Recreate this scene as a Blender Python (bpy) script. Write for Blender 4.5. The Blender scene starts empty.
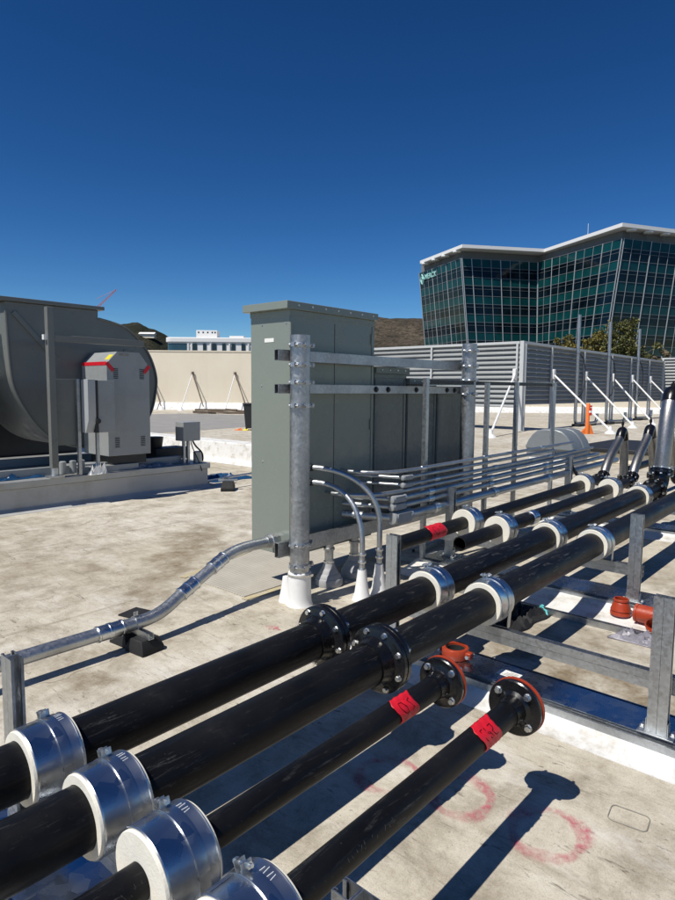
import bpy, bmesh, math, random
from mathutils import Vector, Matrix
random.seed(11)
PI = math.pi
C = bpy.context.scene.collection
V = Vector

# ------------------------------------------------------------------ materials
def new_mat(name):
    m = bpy.data.materials.new(name); m.use_nodes = True
    nt = m.node_tree; b = nt.nodes['Principled BSDF']
    return m, nt, b

def N(nt, typ, **kw):
    n = nt.nodes.new(typ)
    for k, v in kw.items():
        if k.startswith('i_'):
            n.inputs[k[2:].replace('_', ' ')].default_value = v
        else:
            setattr(n, k, v)
    return n

def ramp(nt, fac, stops):
    r = nt.nodes.new('ShaderNodeValToRGB')
    el = r.color_ramp.elements
    while len(el) > 1: el.remove(el[-1])
    el[0].position = stops[0][0]; el[0].color = (*stops[0][1], 1) if len(stops[0][1]) == 3 else stops[0][1]
    for p, c in stops[1:]:
        e = el.new(p); e.color = (*c, 1) if len(c) == 3 else c
    nt.links.new(fac, r.inputs[0])
    return r.outputs[0]

def g(v): return (v, v, v)

def noise(nt, scale, detail=4, rough=.55, vec=None, dist=0.0):
    n = nt.nodes.new('ShaderNodeTexNoise')
    n.inputs['Scale'].default_value = scale; n.inputs['Detail'].default_value = detail
    n.inputs['Roughness'].default_value = rough; n.inputs['Distortion'].default_value = dist
    if vec is not None: nt.links.new(vec, n.inputs['Vector'])
    return n.outputs['Fac']

def coords(nt, kind='Object', scale=(1, 1, 1), rot=(0, 0, 0)):
    t = nt.nodes.new('ShaderNodeTexCoord'); mp = nt.nodes.new('ShaderNodeMapping')
    mp.inputs['Scale'].default_value = scale; mp.inputs['Rotation'].default_value = rot
    nt.links.new(t.outputs[kind], mp.inputs['Vector'])
    return mp.outputs['Vector']

def mix(nt, fac, a, b, mode='MIX'):
    m = nt.nodes.new('ShaderNodeMix'); m.data_type = 'RGBA'; m.blend_type = mode
    def put(s, v):
        if hasattr(v, 'links') or hasattr(v, 'is_linked'): nt.links.new(v, s)
        else: s.default_value = (*v, 1) if isinstance(v, tuple) and len(v) == 3 else v
    put(m.inputs[0], fac); put(m.inputs[6], a); put(m.inputs[7], b)
    return m.outputs[2]

def bump(nt, b, h, strength=.3, dist=.01):
    n = nt.nodes.new('ShaderNodeBump'); n.inputs['Strength'].default_value = strength
    n.inputs['Distance'].default_value = dist
    nt.links.new(h, n.inputs['Height']); nt.links.new(n.outputs[0], b.inputs['Normal'])

def simple(name, col, rough=.5, metal=0.0, var=.12, scale=6.0, bumpy=0.0, bscale=60., coat=0.0, rvar=.1, spec=.5, dirt=None):
    """painted / plastic surface with soft mottling, roughness variation and optional grime"""
    m, nt, b = new_mat(name)
    v = coords(nt)
    n1 = noise(nt, scale, 6, .6, v)
    c = ramp(nt, n1, [(.25, tuple(x*(1-var) for x in col)), (.75, tuple(min(1, x*(1+var)) for x in col))])
    if dirt:
        n2 = noise(nt, scale*.45+1.3, 8, .7, v)
        f = ramp(nt, n2, [(.5, g(0)), (.68, g(1))])
        mm = N(nt, 'ShaderNodeMath', operation='MULTIPLY'); mm.inputs[1].default_value = dirt[1]
        nt.links.new(f, mm.inputs[0])
        c = mix(nt, mm.outputs[0], c, dirt[0])
    nt.links.new(c, b.inputs['Base Color'])
    n3 = noise(nt, scale*3.1, 5, .6, v)
    r = ramp(nt, n3, [(.3, g(max(.02, rough-rvar))), (.7, g(min(1, rough+rvar)))])
    nt.links.new(r, b.inputs['Roughness'])
    b.inputs['Metallic'].default_value = metal
    b.inputs['Specular IOR Level'].default_value = spec
    b.inputs['Coat Weight'].default_value = coat
    if bumpy: bump(nt, b, noise(nt, bscale, 4, .6, v), bumpy, .004)
    return m

def galv(name, base, rough, spangle=55., contrast=.12, metal=1.0):
    m, nt, b = new_mat(name)
    v = coords(nt)
    vo = N(nt, 'ShaderNodeTexVoronoi'); vo.inputs['Scale'].default_value = spangle
    nt.links.new(v, vo.inputs['Vector'])
    bw = N(nt, 'ShaderNodeRGBToBW'); nt.links.new(vo.outputs['Color'], bw.inputs[0])
    n1 = noise(nt, 5.5, 6, .65, v)
    a = ramp(nt, bw.outputs[0], [(.1, tuple(x*(1-contrast) for x in base)), (.9, tuple(min(1, x*(1+contrast)) for x in base))])
    st = ramp(nt, n1, [(.42, g(1)), (.72, g(.72))])
    c = mix(nt, 1.0, a, st, 'MULTIPLY')
    nt.links.new(c, b.inputs['Base Color'])
    ad = N(nt, 'ShaderNodeMath', operation='MULTIPLY_ADD'); ad.inputs[1].default_value = .16; ad.inputs[2].default_value = rough-.08
    nt.links.new(bw.outputs[0], ad.inputs[0])
    ad2 = N(nt, 'ShaderNodeMath', operation='MULTIPLY_ADD'); ad2.inputs[1].default_value = .15
    nt.links.new(n1, ad2.inputs[0]); nt.links.new(ad.outputs[0], ad2.inputs[2])
    nt.links.new(ad2.outputs[0], b.inputs['Roughness'])
    b.inputs['Metallic'].default_value = metal
    bump(nt, b, noise(nt, 9., 3, .5, v), .12, .01)
    return m

MT = {}
MT['galv'] = galv('galvanised_strut', (.50, .52, .535), .36, 90, .10)
MT['galv_pipe'] = galv('galvanised_pipe', (.45, .46, .465), .40, 60, .16)
MT['sheet'] = galv('sheet_metal_jacket', (.63, .655, .68), .225, 22, .03)
MT['capsheet'] = galv('sheet_metal_cap', (.55, .59, .64), .19, 25, .03)
MT['conduit'] = galv('zinc_conduit', (.50, .52, .535), .34, 70, .06, metal=.92)
MT['steel'] = galv('bright_zinc_bolt', (.72, .73, .72), .28, 200, .05)
MT['braid'] = galv('braided_steel', (.36, .35, .335), .34, 260, .35)
MT['castgrey'] = simple('cast_conduit_body', (.33, .345, .345), .42, .15, .08, 30)

def black_pipe():
    m, nt, b = new_mat('black_coated_pipe')
    v = coords(nt)
    n1 = noise(nt, 3., 8, .65, v)
    c = ramp(nt, n1, [(.3, (.004, .0042, .005)), (.62, (.009, .009, .010)), (.8, (.030, .028, .026))])
    # pale scuffs running along and around the pipe
    s1 = noise(nt, 6., 8, .75, coords(nt, scale=(1.1, 11, 11), rot=(0, 0, .18)), 1.1)
    f = ramp(nt, s1, [(.57, g(0)), (.615, g(.8)), (.635, g(0))])
    sc = noise(nt, 2.3, 3, .5, v)
    f2 = ramp(nt, sc, [(.40, g(.1)), (.58, g(1))])
    mm = N(nt, 'ShaderNodeMath', operation='MULTIPLY'); nt.links.new(f, mm.inputs[0]); nt.links.new(f2, mm.inputs[1])
    c = mix(nt, mm.outputs[0], c, (.11, .11, .105))
    d = noise(nt, 90., 3, .6, v)
    f3 = ramp(nt, d, [(.68, g(0)), (.76, g(.45))])
    c = mix(nt, f3, c, (.09, .085, .075))
    nt.links.new(c, b.inputs['Base Color'])
    r = ramp(nt, n1, [(.3, g(.33)), (.7, g(.55))]); nt.links.new(r, b.inputs['Roughness'])
    b.inputs['Specular IOR Level'].default_value = .2
    bump(nt, b, noise(nt, 38., 5, .6, v), .18, .004)
    return m
MT['pipe'] = black_pipe()
MT['flange'] = simple('black_enamel', (.006, .006, .007), .26, 0, .3, 20, .1, 50, spec=.45)
MT['stencil'] = simple('faded_stencil', (.035, .034, .032), .6)
MT['rubber'] = simple('black_rubber', (.012, .012, .013), .75, 0, .3, 14, .3, 60)
MT['blackmetal'] = simple('dark_metal', (.02, .021, .023), .5, 0, .2, 12)
MT['insul'] = simple('cream_insulation', (.82, .78, .665), .85, 0, .05, 25, .4, 120, dirt=((.60, .53, .40), .3))
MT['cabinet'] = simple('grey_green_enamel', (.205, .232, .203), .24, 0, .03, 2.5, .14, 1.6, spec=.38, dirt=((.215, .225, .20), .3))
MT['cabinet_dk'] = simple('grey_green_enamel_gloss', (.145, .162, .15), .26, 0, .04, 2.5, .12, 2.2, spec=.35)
MT['fan'] = simple('fan_grey_paint', (.155, .162, .152), .34, 0, .06, 1.6, .08, 1.5, spec=.45, dirt=((.19, .195, .18), .55))
MT['fanlt'] = simple('fan_cover_paint', (.30, .315, .315), .36, 0, .04, 3, .03, 6, dirt=((.2, .2, .19), .4))
MT['panel'] = simple('light_grey_panel', (.36, .38, .39), .4, 0, .03, 4)
MT['orange'] = simple('orange_grooved_fitting', (.36, .042, .012), .42, 0, .2, 18, .2, 60, dirt=((.16, .025, .012), .6))
MT['hiorange'] = simple('orange_plastic', (.75, .18, .03), .5, 0, .06, 10)
MT['red'] = simple('red_tape', (.62, .012, .025), .42, 0, .1, 12, .35, 30)
MT['redflag'] = simple('red_reflective', (.55, .02, .02), .4, 0, .08, 12)
MT['yellow'] = simple('yellow_sticker', (.75, .6, .03), .5, 0, .05, 12)
MT['white'] = simple('white_paint', (.78, .78, .76), .5, 0, .04, 8, dirt=((.55, .52, .46), .4))
MT['membrane'] = simple('white_membrane', (.74, .732, .70), .62, 0, .07, 9, .45, 14, dirt=((.40, .36, .28), .8))
MT['boot'] = simple('white_boot', (.80, .80, .78), .55, 0, .04, 9, .3, 14, dirt=((.55, .52, .46), .35))
MT['label'] = simple('paper_label', (.80, .80, .76), .6, 0, .04, 30)
MT['ink'] = simple('black_ink', (.004, .004, .004), .9, spec=.05)
MT['chalk'] = simple('white_marker', (.7, .72, .74), .6)
MT['louver'] = simple('louver_metal', (.275, .285, .28), .5, .15, .06, 2, spec=.4)
MT['louvercap'] = simple('louver_cap_paint', (.50, .515, .51), .45, 0, .04, 4)
MT['hood'] = simple('hood_metal', (.20, .22, .228), .42, .2, .06, 5, .05, 6)
MT['bin'] = simple('dark_bin_plastic', (.018, .020, .022), .5)
MT['tarp'] = simple('blue_tarp', (.006, .05, .13), .45, 0, .15, 9)
MT['teal'] = simple('teal_strap', (.12, .50, .50), .5)
MT['bag'] = simple('grey_plastic_bag', (.23, .22, .25), .4, 0, .3, 22, .3, 40)
MT['wood'] = simple('weathered_board', (.16, .12, .085), .8, 0, .25, 6)
MT['bone'] = simple('white_facade', (.80, .79, .76), .6, 0, .03, .2)
MT['farglass'] = simple('far_blue_glass', (.02, .06, .09), .12, 0, .2, .2, spec=.6)
MT['darkwin'] = simple('dark_window', (.012, .022, .028), .12, 0, .2, .3, spec=.5)
MT['crane'] = simple('crane_red', (.55, .16, .11), .5)
MT['bark'] = simple('bark', (.10, .075, .05), .9, 0, .2, 8)

def leafmat(name, a, b_):
    m, nt, b = new_mat(name)
    n1 = noise(nt, .9, 4, .6, coords(nt))
    c = ramp(nt, n1, [(.3, a), (.7, b_)])
    oi = N(nt, 'ShaderNodeNewGeometry')
    c2 = ramp(nt, oi.outputs['Random Per Island'], [(0, g(.65)), (1, g(1.35))])
    nt.links.new(mix(nt, 1.0, c, c2, 'MULTIPLY'), b.inputs['Base Color'])
    b.inputs['Roughness'].default_value = .6
    return m
MT['leaf'] = leafmat('olive_leaves', (.060, .068, .012), (.115, .105, .022))
MT['leaf2'] = leafmat('yellowing_leaves', (.11, .10, .016), (.19, .145, .024))
MT['bush'] = leafmat('dry_bush_leaves', (.14, .11, .06), (.20, .155, .09))

def glassmat(name, a, b_, rough=.06):
    m, nt, b = new_mat(name)
    v = coords(nt)
    br = N(nt, 'ShaderNodeTexNoise'); br.inputs['Scale'].default_value = .32; br.inputs['Detail'].default_value = 3
    nt.links.new(v, br.inputs['Vector'])
    c = ramp(nt, br.outputs['Fac'], [(.35, a), (.65, b_)])
    nt.links.new(c, b.inputs['Base Color'])
    b.inputs['Roughness'].default_value = rough
    b.inputs['Specular IOR Level'].default_value = .25
    bump(nt, b, noise(nt, .55, 2, .4, v), .10, .3)
    return m
MT['vision'] = glassmat('dark_vision_glass', (.001, .004, .007), (.004, .012, .018))
MT['spandrel'] = glassmat('teal_spandrel_glass', (.0025, .036, .038), (.005, .054, .056))
MT['mullion'] = simple('mullion_aluminium', (.42, .45, .46), .4, .2, .04, 2)
MT['concrete'] = simple('grey_panel', (.18, .185, .185), .7, 0, .06, .5)
MT['signteal'] = simple('pale_teal_sign', (.36, .66, .62), .45)

def roofmat():
    m, nt, b = new_mat('old_cream_roof_membrane')
    v = coords(nt)
    def mul(a, k):
        q = N(nt, 'ShaderNodeMath', operation='MULTIPLY'); nt.links.new(a, q.inputs[0])
        if isinstance(k, float): q.inputs[1].default_value = k
        else: nt.links.new(k, q.inputs[1])
        return q.outputs[0]
    big = noise(nt, .33, 6, .62, v, .4)
    mid = noise(nt, 3.2, 13, .76, v, .25)
    base = ramp(nt, mid, [(.30, (.275, .238, .180)), (.42, (.445, .402, .325)), (.52, (.585, .540, .448)), (.62, (.655, .615, .522)), (.74, (.725, .693, .612))])
    tone = ramp(nt, big, [(.32, (.83, .80, .74)), (.55, g(1)), (.72, (1.0, .995, .985))])
    c = mix(nt, 1.0, base, tone, 'MULTIPLY')
    # trodden streaks running several ways
    for sc, st, rt, lo, hi, amt, col in ((4.5, .30, .75, .52, .68, .50, (.33, .283, .205)), (11., .22, -.5, .54, .68, .45, (.30, .262, .20)), (19., .28, 1.35, .57, .68, .45, (.25, .217, .165))):
        n = noise(nt, sc, 9, .74, coords(nt, scale=(1, st, 1), rot=(0, 0, rt)), .7)
        c = mix(nt, mul(ramp(nt, n, [(lo, g(0)), (hi, g(1))]), amt), c, col)
    # short dark flecks and dashes
    patchy = ramp(nt, noise(nt, 1.7, 5, .65, v), [(.36, g(.15)), (.62, g(1))])
    for sc, st, rt, lo in ((34., .20, .35, .640), (42., .24, -.9, .650), (55., .5, 1.9, .655)):
        n = noise(nt, sc, 4, .62, coords(nt, scale=(1, st, 1), rot=(0, 0, rt)), 1.2)
        c = mix(nt, mul(mul(ramp(nt, n, [(lo, g(0)), (lo+.035, g(1))]), patchy), .75), c, (.115, .097, .072))
    gr = noise(nt, 160., 4, .7, v)
    c = mix(nt, 1.0, c, ramp(nt, gr, [(.32, g(.72)), (.5, g(1)), (.7, g(1.0))]), 'MULTIPLY')
    # lighter scraped film
    li = noise(nt, 2.6, 8, .72, coords(nt, scale=(1, .4, 1), rot=(0, 0, -.3)), .6)
    c = mix(nt, mul(ramp(nt, li, [(.56, g(0)), (.70, g(1))]), .55), c, (.735, .715, .655))
    # brown dried-puddle stains with their own outlines
    wv = N(nt, 'ShaderNodeTexNoise'); wv.inputs['Scale'].default_value = 2.2; wv.inputs['Detail'].default_value = 6; nt.links.new(v, wv.inputs['Vector'])
    vv = N(nt, 'ShaderNodeVectorMath', operation='MULTIPLY_ADD'); nt.links.new(wv.outputs['Color'], vv.inputs[0]); vv.inputs[1].default_value = (.7, .7, 0); nt.links.new(v, vv.inputs[2])
    t = nt.nodes.new('ShaderNodeTexCoord')
    brk = ramp(nt, noise(nt, 5., 8, .75, v), [(.36, g(.1)), (.62, g(1))])
    for (x, y, rx, ry, rot, amt) in ((3.55, 5.15, .34, 1.55, -.85, .80), (2.45, 4.05, .35, .5, -.6, .6), (1.55, 3.15, .22, .30, 0, .75), (2.0, 6.2, 1.3, 2.4, -.6, .35), (1.75, 3.35, .5, .35, .2, .45), (9.8, 3.0, .8, 1.6, 0, .4), (3.45, 1.15, .38, 1.0, -.1, .8), (4.0, 1.5, .25, .8, .2, .5), (4.0, 2.6, .6, .5, .3, .5), (5.9, 1.3, .5, .7, 0, .5)):
        mp = nt.nodes.new('ShaderNodeMapping'); mp.vector_type = 'TEXTURE'
        mp.inputs['Location'].default_value = (x+.35, y+.35, 0); mp.inputs['Rotation'].default_value = (0, 0, rot); mp.inputs['Scale'].default_value = (rx, ry, 1)
        nt.links.new(vv.outputs[0], mp.inputs['Vector'])
        gt = N(nt, 'ShaderNodeTexGradient', gradient_type='SPHERICAL'); nt.links.new(mp.outputs[0], gt.inputs[0])
        f = ramp(nt, gt.outputs['Fac'], [(.0, g(0)), (.55, g(1))])
        c = mix(nt, mul(mul(f, brk), amt), c, (.155, .108, .052))
    # wandering cracks, only here and there
    vo = N(nt, 'ShaderNodeTexVoronoi', feature='DISTANCE_TO_EDGE'); vo.inputs['Scale'].default_value = 1.1
    mx = N(nt, 'ShaderNodeMix', data_type='RGBA'); mx.inputs[0].default_value = .30
    nt.links.new(v, mx.inputs[6]); nt.links.new(wv.outputs['Color'], mx.inputs[7]); nt.links.new(mx.outputs[2], vo.inputs['Vector'])
    ck = ramp(nt, vo.outputs['Distance'], [(.0, g(.6)), (.006, g(0))])
    msk = ramp(nt, noise(nt, .9, 3, .5, v), [(.52, g(0)), (.6, g(1))])
    c = mix(nt, mul(ck, msk), c, (.14, .11, .075))
    # membrane laps every two metres
    sx = N(nt, 'ShaderNodeSeparateXYZ'); nt.links.new(v, sx.inputs[0])
    wob = noise(nt, .8, 3, .5, v)
    ad = N(nt, 'ShaderNodeMath', operation='MULTIPLY_ADD'); ad.inputs[1].default_value = .06; nt.links.new(wob, ad.inputs[0]); nt.links.new(sx.outputs[1], ad.inputs[2])
    md = N(nt, 'ShaderNodeMath', operation='PINGPONG'); md.inputs[1].default_value = 1.05; nt.links.new(ad.outputs[0], md.inputs[0])
    lap = ramp(nt, md.outputs[0], [(.0, g(.8)), (.009, g(.35)), (.03, g(0))])
    c = mix(nt, mul(lap, brk), c, (.22, .18, .125))
    nt.links.new(c, b.inputs['Base Color'])
    b.inputs['Roughness'].default_value = .8
    b.inputs['Specular IOR Level'].default_value = .25
    h = mix(nt, .45, mid, noise(nt, 24., 6, .7, v))
    w = noise(nt, 7., 5, .65, coords(nt, scale=(1, 2.5, 1), rot=(0, 0, .5)), .8)
    bump(nt, b, mix(nt, .4, h, w), .6, .02)
    return m
MT['roof'] = roofmat()
MT['greypatch'] = simple('grey_roof_patch', (.27, .262, .245), .85, 0, .12, 1.2, .3, 20, dirt=((.40, .375, .33), .7))
MT['street'] = simple('street_level', (.14, .14, .12), .9, 0, .3, .02)
def wallmat():
    m, nt, b = new_mat('cream_stucco')
    v = coords(nt)
    n1 = noise(nt, .5, 6, .6, v)
    c = ramp(nt, n1, [(.3, (.74, .66, .515)), (.7, (.79, .715, .575))])
    s = noise(nt, 1.3, 5, .6, coords(nt, scale=(1, 1, .12)))
    c = mix(nt, ramp(nt, s, [(.55, g(0)), (.8, g(.4))]), c, (.64, .56, .43))
    nt.links.new(c, b.inputs['Base Color']); b.inputs['Roughness'].default_value = .85
    bump(nt, b, noise(nt, 30, 3, .5, v), .2, .01)
    return m
MT['wall'] = wallmat()

def hillmat(name, a, b_, c_):
    m, nt, b = new_mat(name)
    v = coords(nt)
    n1 = noise(nt, .022, 9, .68, v)
    n2 = noise(nt, .10, 6, .65, v)
    c = ramp(nt, n1, [(.34, a), (.5, b_), (.66, c_)])
    n3 = noise(nt, .30, 5, .7, v)
    c = mix(nt, ramp(nt, n2, [(.48, g(0)), (.58, g(.8))]), c, (.030, .033, .022))
    c = mix(nt, ramp(nt, n3, [(.54, g(0)), (.60, g(.75))]), c, (.022, .026, .016))
    nt.links.new(c, b.inputs['Base Color']); b.inputs['Roughness'].default_value = .95
    b.inputs['Specular IOR Level'].default_value = .1
    bump(nt, b, n2, 1.0, 8.)
    return m
MT['hill'] = hillmat('dry_brown_hillside', (.055, .045, .035), (.105, .083, .062), (.15, .118, .085))
MT['hill2'] = hillmat('wooded_hillside', (.020, .024, .015), (.035, .036, .022), (.085, .07, .05))

def spraymat():
    m, nt, b = new_mat('faded_pink_spray_paint')
    b.inputs['Base Color'].default_value = (.60, .105, .16, 1); b.inputs['Roughness'].default_value = .8
    v = coords(nt)
    vc = N(nt, 'ShaderNodeVertexColor', layer_name='edge')
    n = noise(nt, 34., 9, .78, v)
    n2 = noise(nt, 6., 3, .6, v)
    a = ramp(nt, n, [(.38, g(.04)), (.64, g(.75))])
    a2 = ramp(nt, n2, [(.38, g(.3)), (.58, g(.95))])
    m1 = N(nt, 'ShaderNodeMath', operation='MULTIPLY'); nt.links.new(a, m1.inputs[0]); nt.links.new(a2, m1.inputs[1])
    m2 = N(nt, 'ShaderNodeMath', operation='MULTIPLY'); nt.links.new(m1.outputs[0], m2.inputs[0]); nt.links.new(vc.outputs['Color'], m2.inputs[1])
    nt.links.new(m2.outputs[0], b.inputs['Alpha'])
    return m
MT['spray'] = spraymat()
def padmat():
    m, nt, b = new_mat('diamond_tread_pad')
    v = coords(nt, scale=(1, 1, 1), rot=(0, 0, PI/4))
    ch = N(nt, 'ShaderNodeTexChecker'); ch.inputs['Scale'].default_value = 42.; nt.links.new(v, ch.inputs['Vector'])
    n1 = noise(nt, 4, 6, .65, coords(nt))
    c = ramp(nt, n1, [(.3, (.36, .33, .27)), (.7, (.50, .465, .39))])
    c = mix(nt, .38, c, mix(nt, ch.outputs['Fac'], (.24, .22, .18), (.58, .545, .47)))
    nt.links.new(c, b.inputs['Base Color']); b.inputs['Roughness'].default_value = .8
    bump(nt, b, ch.outputs['Fac'], .5, .004)
    return m
MT['pad'] = padmat()
MT['yline'] = simple('worn_yellow_line', (.47, .40, .24), .8, 0, .2, 14, dirt=((.46, .42, .34), .95))
MT['scuff'] = simple('grey_scuff', (.27, .255, .22), .9, 0, .3, 20)

# ------------------------------------------------------------------ geometry helper
def frame(d):
    d = V(d).normalized()
    u = V((0, 0, 1)).cross(d)
    if u.length < 1e-4: u = V((1, 0, 0)).cross(d)
    u.normalize()
    return u, d.cross(u).normalized(), d

class MB:
    def __init__(s): s.v = []; s.f = []
    def box(s, lo, hi):
        x0, y0, z0 = lo; x1, y1, z1 = hi
        b = len(s.v)
        s.v += [V((x0, y0, z0)), V((x1, y0, z0)), V((x1, y1, z0)), V((x0, y1, z0)), V((x0, y0, z1)), V((x1, y0, z1)), V((x1, y1, z1)), V((x0, y1, z1))]
        s.f += [[b+i for i in q] for q in ((0, 3, 2, 1), (4, 5, 6, 7), (0, 1, 5, 4), (1, 2, 6, 5), (2, 3, 7, 6), (3, 0, 4, 7))]
        return s
    def cbox(s, c, size, M=None):
        b = len(s.v); c = V(c)
        for dz in (-.5, .5):
            for dx, dy in ((-.5, -.5), (.5, -.5), (.5, .5), (-.5, .5)):
                p = V((dx*size[0], dy*size[1], dz*size[2]))
                if M: p = M @ p
                s.v.append(c+p)
        s.f += [[b+i for i in q] for q in ((0, 3, 2, 1), (4, 5, 6, 7), (0, 1, 5, 4), (1, 2, 6, 5), (2, 3, 7, 6), (3, 0, 4, 7))]
        return s
    def bar(s, a, b_, w, h):
        a = V(a); b_ = V(b_); u, v, d = frame(b_-a)
        M = Matrix((u, v, d)).transposed()
        return s.cbox((a+b_)/2, (w, h, (b_-a).length), M)
    def prism(s, poly, o, u, v, d):
        """poly (2-D, along u and v) from o, extruded by vector d"""
        o = V(o); u = V(u); v = V(v); d = V(d); b = len(s.v); n = len(poly)
        s.v += [o+u*p[0]+v*p[1] for p in poly] + [o+u*p[0]+v*p[1]+d for p in poly]
        fl = u.cross(v).dot(d) < 0
        area = sum(poly[i][0]*poly[(i+1) % n][1]-poly[(i+1) % n][0]*poly[i][1] for i in range(n))
        if area < 0: fl = not fl
        fs = [[b+i for i in range(n)][::-1], [b+n+i for i in range(n)]]
        for i in range(n):
            j = (i+1) % n; fs.append([b+i, b+j, b+n+j, b+n+i])
        if fl: fs = [q[::-1] for q in fs]
        s.f += fs
        return s
    def lathe(s, prof, o, d, seg=32, cap=True):
        """prof = [(r, t)...] along direction d from o"""
        o = V(o); u, v, w = frame(d); b = len(s.v); n = len(prof)
        for r, t in prof:
            for k in range(seg):
                a = 2*PI*k/seg
                s.v.append(o+w*t+(u*math.cos(a)+v*math.sin(a))*r)
        for i in range(n-1):
            for k in range(seg):
                l = (k+1) % seg
                s.f.append([b+i*seg+k, b+i*seg+l, b+(i+1)*seg+l, b+(i+1)*seg+k])
        if cap:
            s.f.append([b+k for k in range(seg)][::-1]); s.f.append([b+(n-1)*seg+k for k in range(seg)])
        return s
    def ring(s, prof, o, d, seg=40):
        """closed profile, turned round the axis"""
        o = V(o); u, v, w = frame(d); b = len(s.v); n = len(prof)
        for r, t in prof:
            for k in range(seg):
                a = 2*PI*k/seg
                s.v.append(o+w*t+(u*math.cos(a)+v*math.sin(a))*r)
        for i in range(n):
            j = (i+1) % n
            for k in range(seg):
                l = (k+1) % seg
                s.f.append([b+i*seg+k, b+i*seg+l, b+j*seg+l, b+j*seg+k])
        return s
    def tube(s, pts, r, seg=12, cap=True):
        pts = [V(p) for p in pts]; b = len(s.v); n = len(pts)
        rr = r if isinstance(r, (list, tuple)) else [r]*n
        u = None
        for i, p in enumerate(pts):
            t = (pts[min(i+1, n-1)]-pts[max(i-1, 0)]).normalized()
            if u is None: u = frame(t)[0]
            else:
                u = (u-t*u.dot(t)); u.normalize()
            v = t.cross(u)
            for k in range(seg):
                a = 2*PI*k/seg
                s.v.append(p+(u*math.cos(a)+v*math.sin(a))*rr[i])
        for i in range(n-1):
            for k in range(seg):
                l = (k+1) % seg
                s.f.append([b+i*seg+k, b+i*seg+l, b+(i+1)*seg+l, b+(i+1)*seg+k])
        if cap:
            s.f.append([b+k for k in range(seg)][::-1]); s.f.append([b+(n-1)*seg+k for k in range(seg)])
        return s
    def quad(s, *p):
        b = len(s.v); s.v += [V(q) for q in p]; s.f.append([b+i for i in range(len(p))]); return s
    def build(s, name, mat, parent=None, origin=None, bevel=0.0, sharp=35):
        """link everything collected as ONE mesh object; vertices are given in world space"""
        if parent is not None:
            root = parent
            off = V(root.location)
            while root.parent: root = root.parent; off = off+root.location
        else:
            off = V(origin) if origin is not None else V((0, 0, 0))
        me = bpy.data.meshes.new(name)
        me.from_pydata([tuple(p-off) for p in s.v], [], s.f); me.update()
        bm = bmesh.new(); bm.from_mesh(me); bmesh.ops.recalc_face_normals(bm, faces=bm.faces); bm.to_mesh(me); bm.free()
        me.materials.append(MT[mat] if isinstance(mat, str) else mat)
        for p in me.polygons: p.use_smooth = True
        me.set_sharp_from_angle(angle=math.radians(sharp))
        o = bpy.data.objects.new(name, me); C.objects.link(o)
        if parent is not None: o.parent = parent
        else: o.location = off
        if bevel:
            md = o.modifiers.new('bevel', 'BEVEL'); md.width = bevel; md.segments = 2; md.limit_method = 'ANGLE'; md.angle_limit = math.radians(40)
            md.harden_normals = False
        return o

def tag(o, label=None, cat=None, group=None, kind=None):
    if label: o['label'] = label
    if cat: o['category'] = cat
    if group: o['group'] = group
    if kind: o['kind'] = kind
    return o
def thing(name, loc, label, cat, group=None):
    o = bpy.data.objects.new(name, None); C.objects.link(o); o.location = loc; o.empty_display_size = .1
    return tag(o, label, cat, group)
def children(o): return [c for c in bpy.data.objects if c.parent == o]
def dup(o, loc=None, label=None, parent=None, rz=None):
    c = o.copy(); C.objects.link(c)
    if parent is not None: c.parent = parent
    if loc is not None: c.location = loc
    if rz is not None: c.rotation_euler = (0, 0, rz)
    if label: c['label'] = label
    for k in children(o): dup(k, parent=c)
    return c
def struct(o): return tag(o, kind='structure')
def bez(p0, p1, p2, p3, n=14):
    p0, p1, p2, p3 = map(V, (p0, p1, p2, p3)); out = []
    for i in range(n+1):
        t = i/n; q = 1-t
        out.append(p0*q**3+p1*3*q*q*t+p2*3*q*t*t+p3*t**3)
    return out
def strut_poly(w=.041, t=.0028, lip=.009):
    h = w/2; s = .011
    # C channel, open towards +v
    return [(-h, -h), (h, -h), (h, h), (s, h), (s, h-lip), (s+t, h-lip), (s+t, h-t), (h-t, h-t), (h-t, -h+t), (-h+t, -h+t), (-h+t, h-t), (-s-t, h-t), (-s-t, h-lip), (-s, h-lip), (-s, h), (-h, h)]
def add_strut(mb, a, d, u, v, double=True, w=.041):
    """strut section from a, along vector d; v is the open side (the pair stands back to back along v)"""
    p = strut_poly(w)
    a = V(a); u = V(u); v = V(v)
    if double:
        mb.prism(p, a+v*(w/2+.0006), u, v, d); mb.prism(p, a-v*(w/2+.0006), u, -v, d)
    else: mb.prism(p, a, u, v, d)
    return mb
X, Y, Z = V((1, 0, 0)), V((0, 1, 0)), V((0, 0, 1))

# ------------------------------------------------------------------ the setting
mb = MB()
poly = [(-14, -14), (62, -14), (65.8, -4.8), (12.5, 55.6), (-14, 55.6)]
mb.prism([(p[0], p[1]) for p in poly], (0, 0, -.4), X, Y, (0, 0, .4))
struct(mb.build('rooftop', 'roof'))
mb = MB(); mb.quad((-4000, -4000, -12), (6000, -4000, -12), (6000, 6000, -12), (-4000, 6000, -12))
struct(mb.build('ground', 'street'))
# darker grey flat patch across the far roof
mb = MB(); mb.quad((12.2, 19.2, .004), (20.5, 20.6, .004), (26.0, 24.5, .004), (22.6, 33.0, .004), (12, 33.5, .004))
struct(mb.build('far_roof_patch', 'greypatch'))

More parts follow.
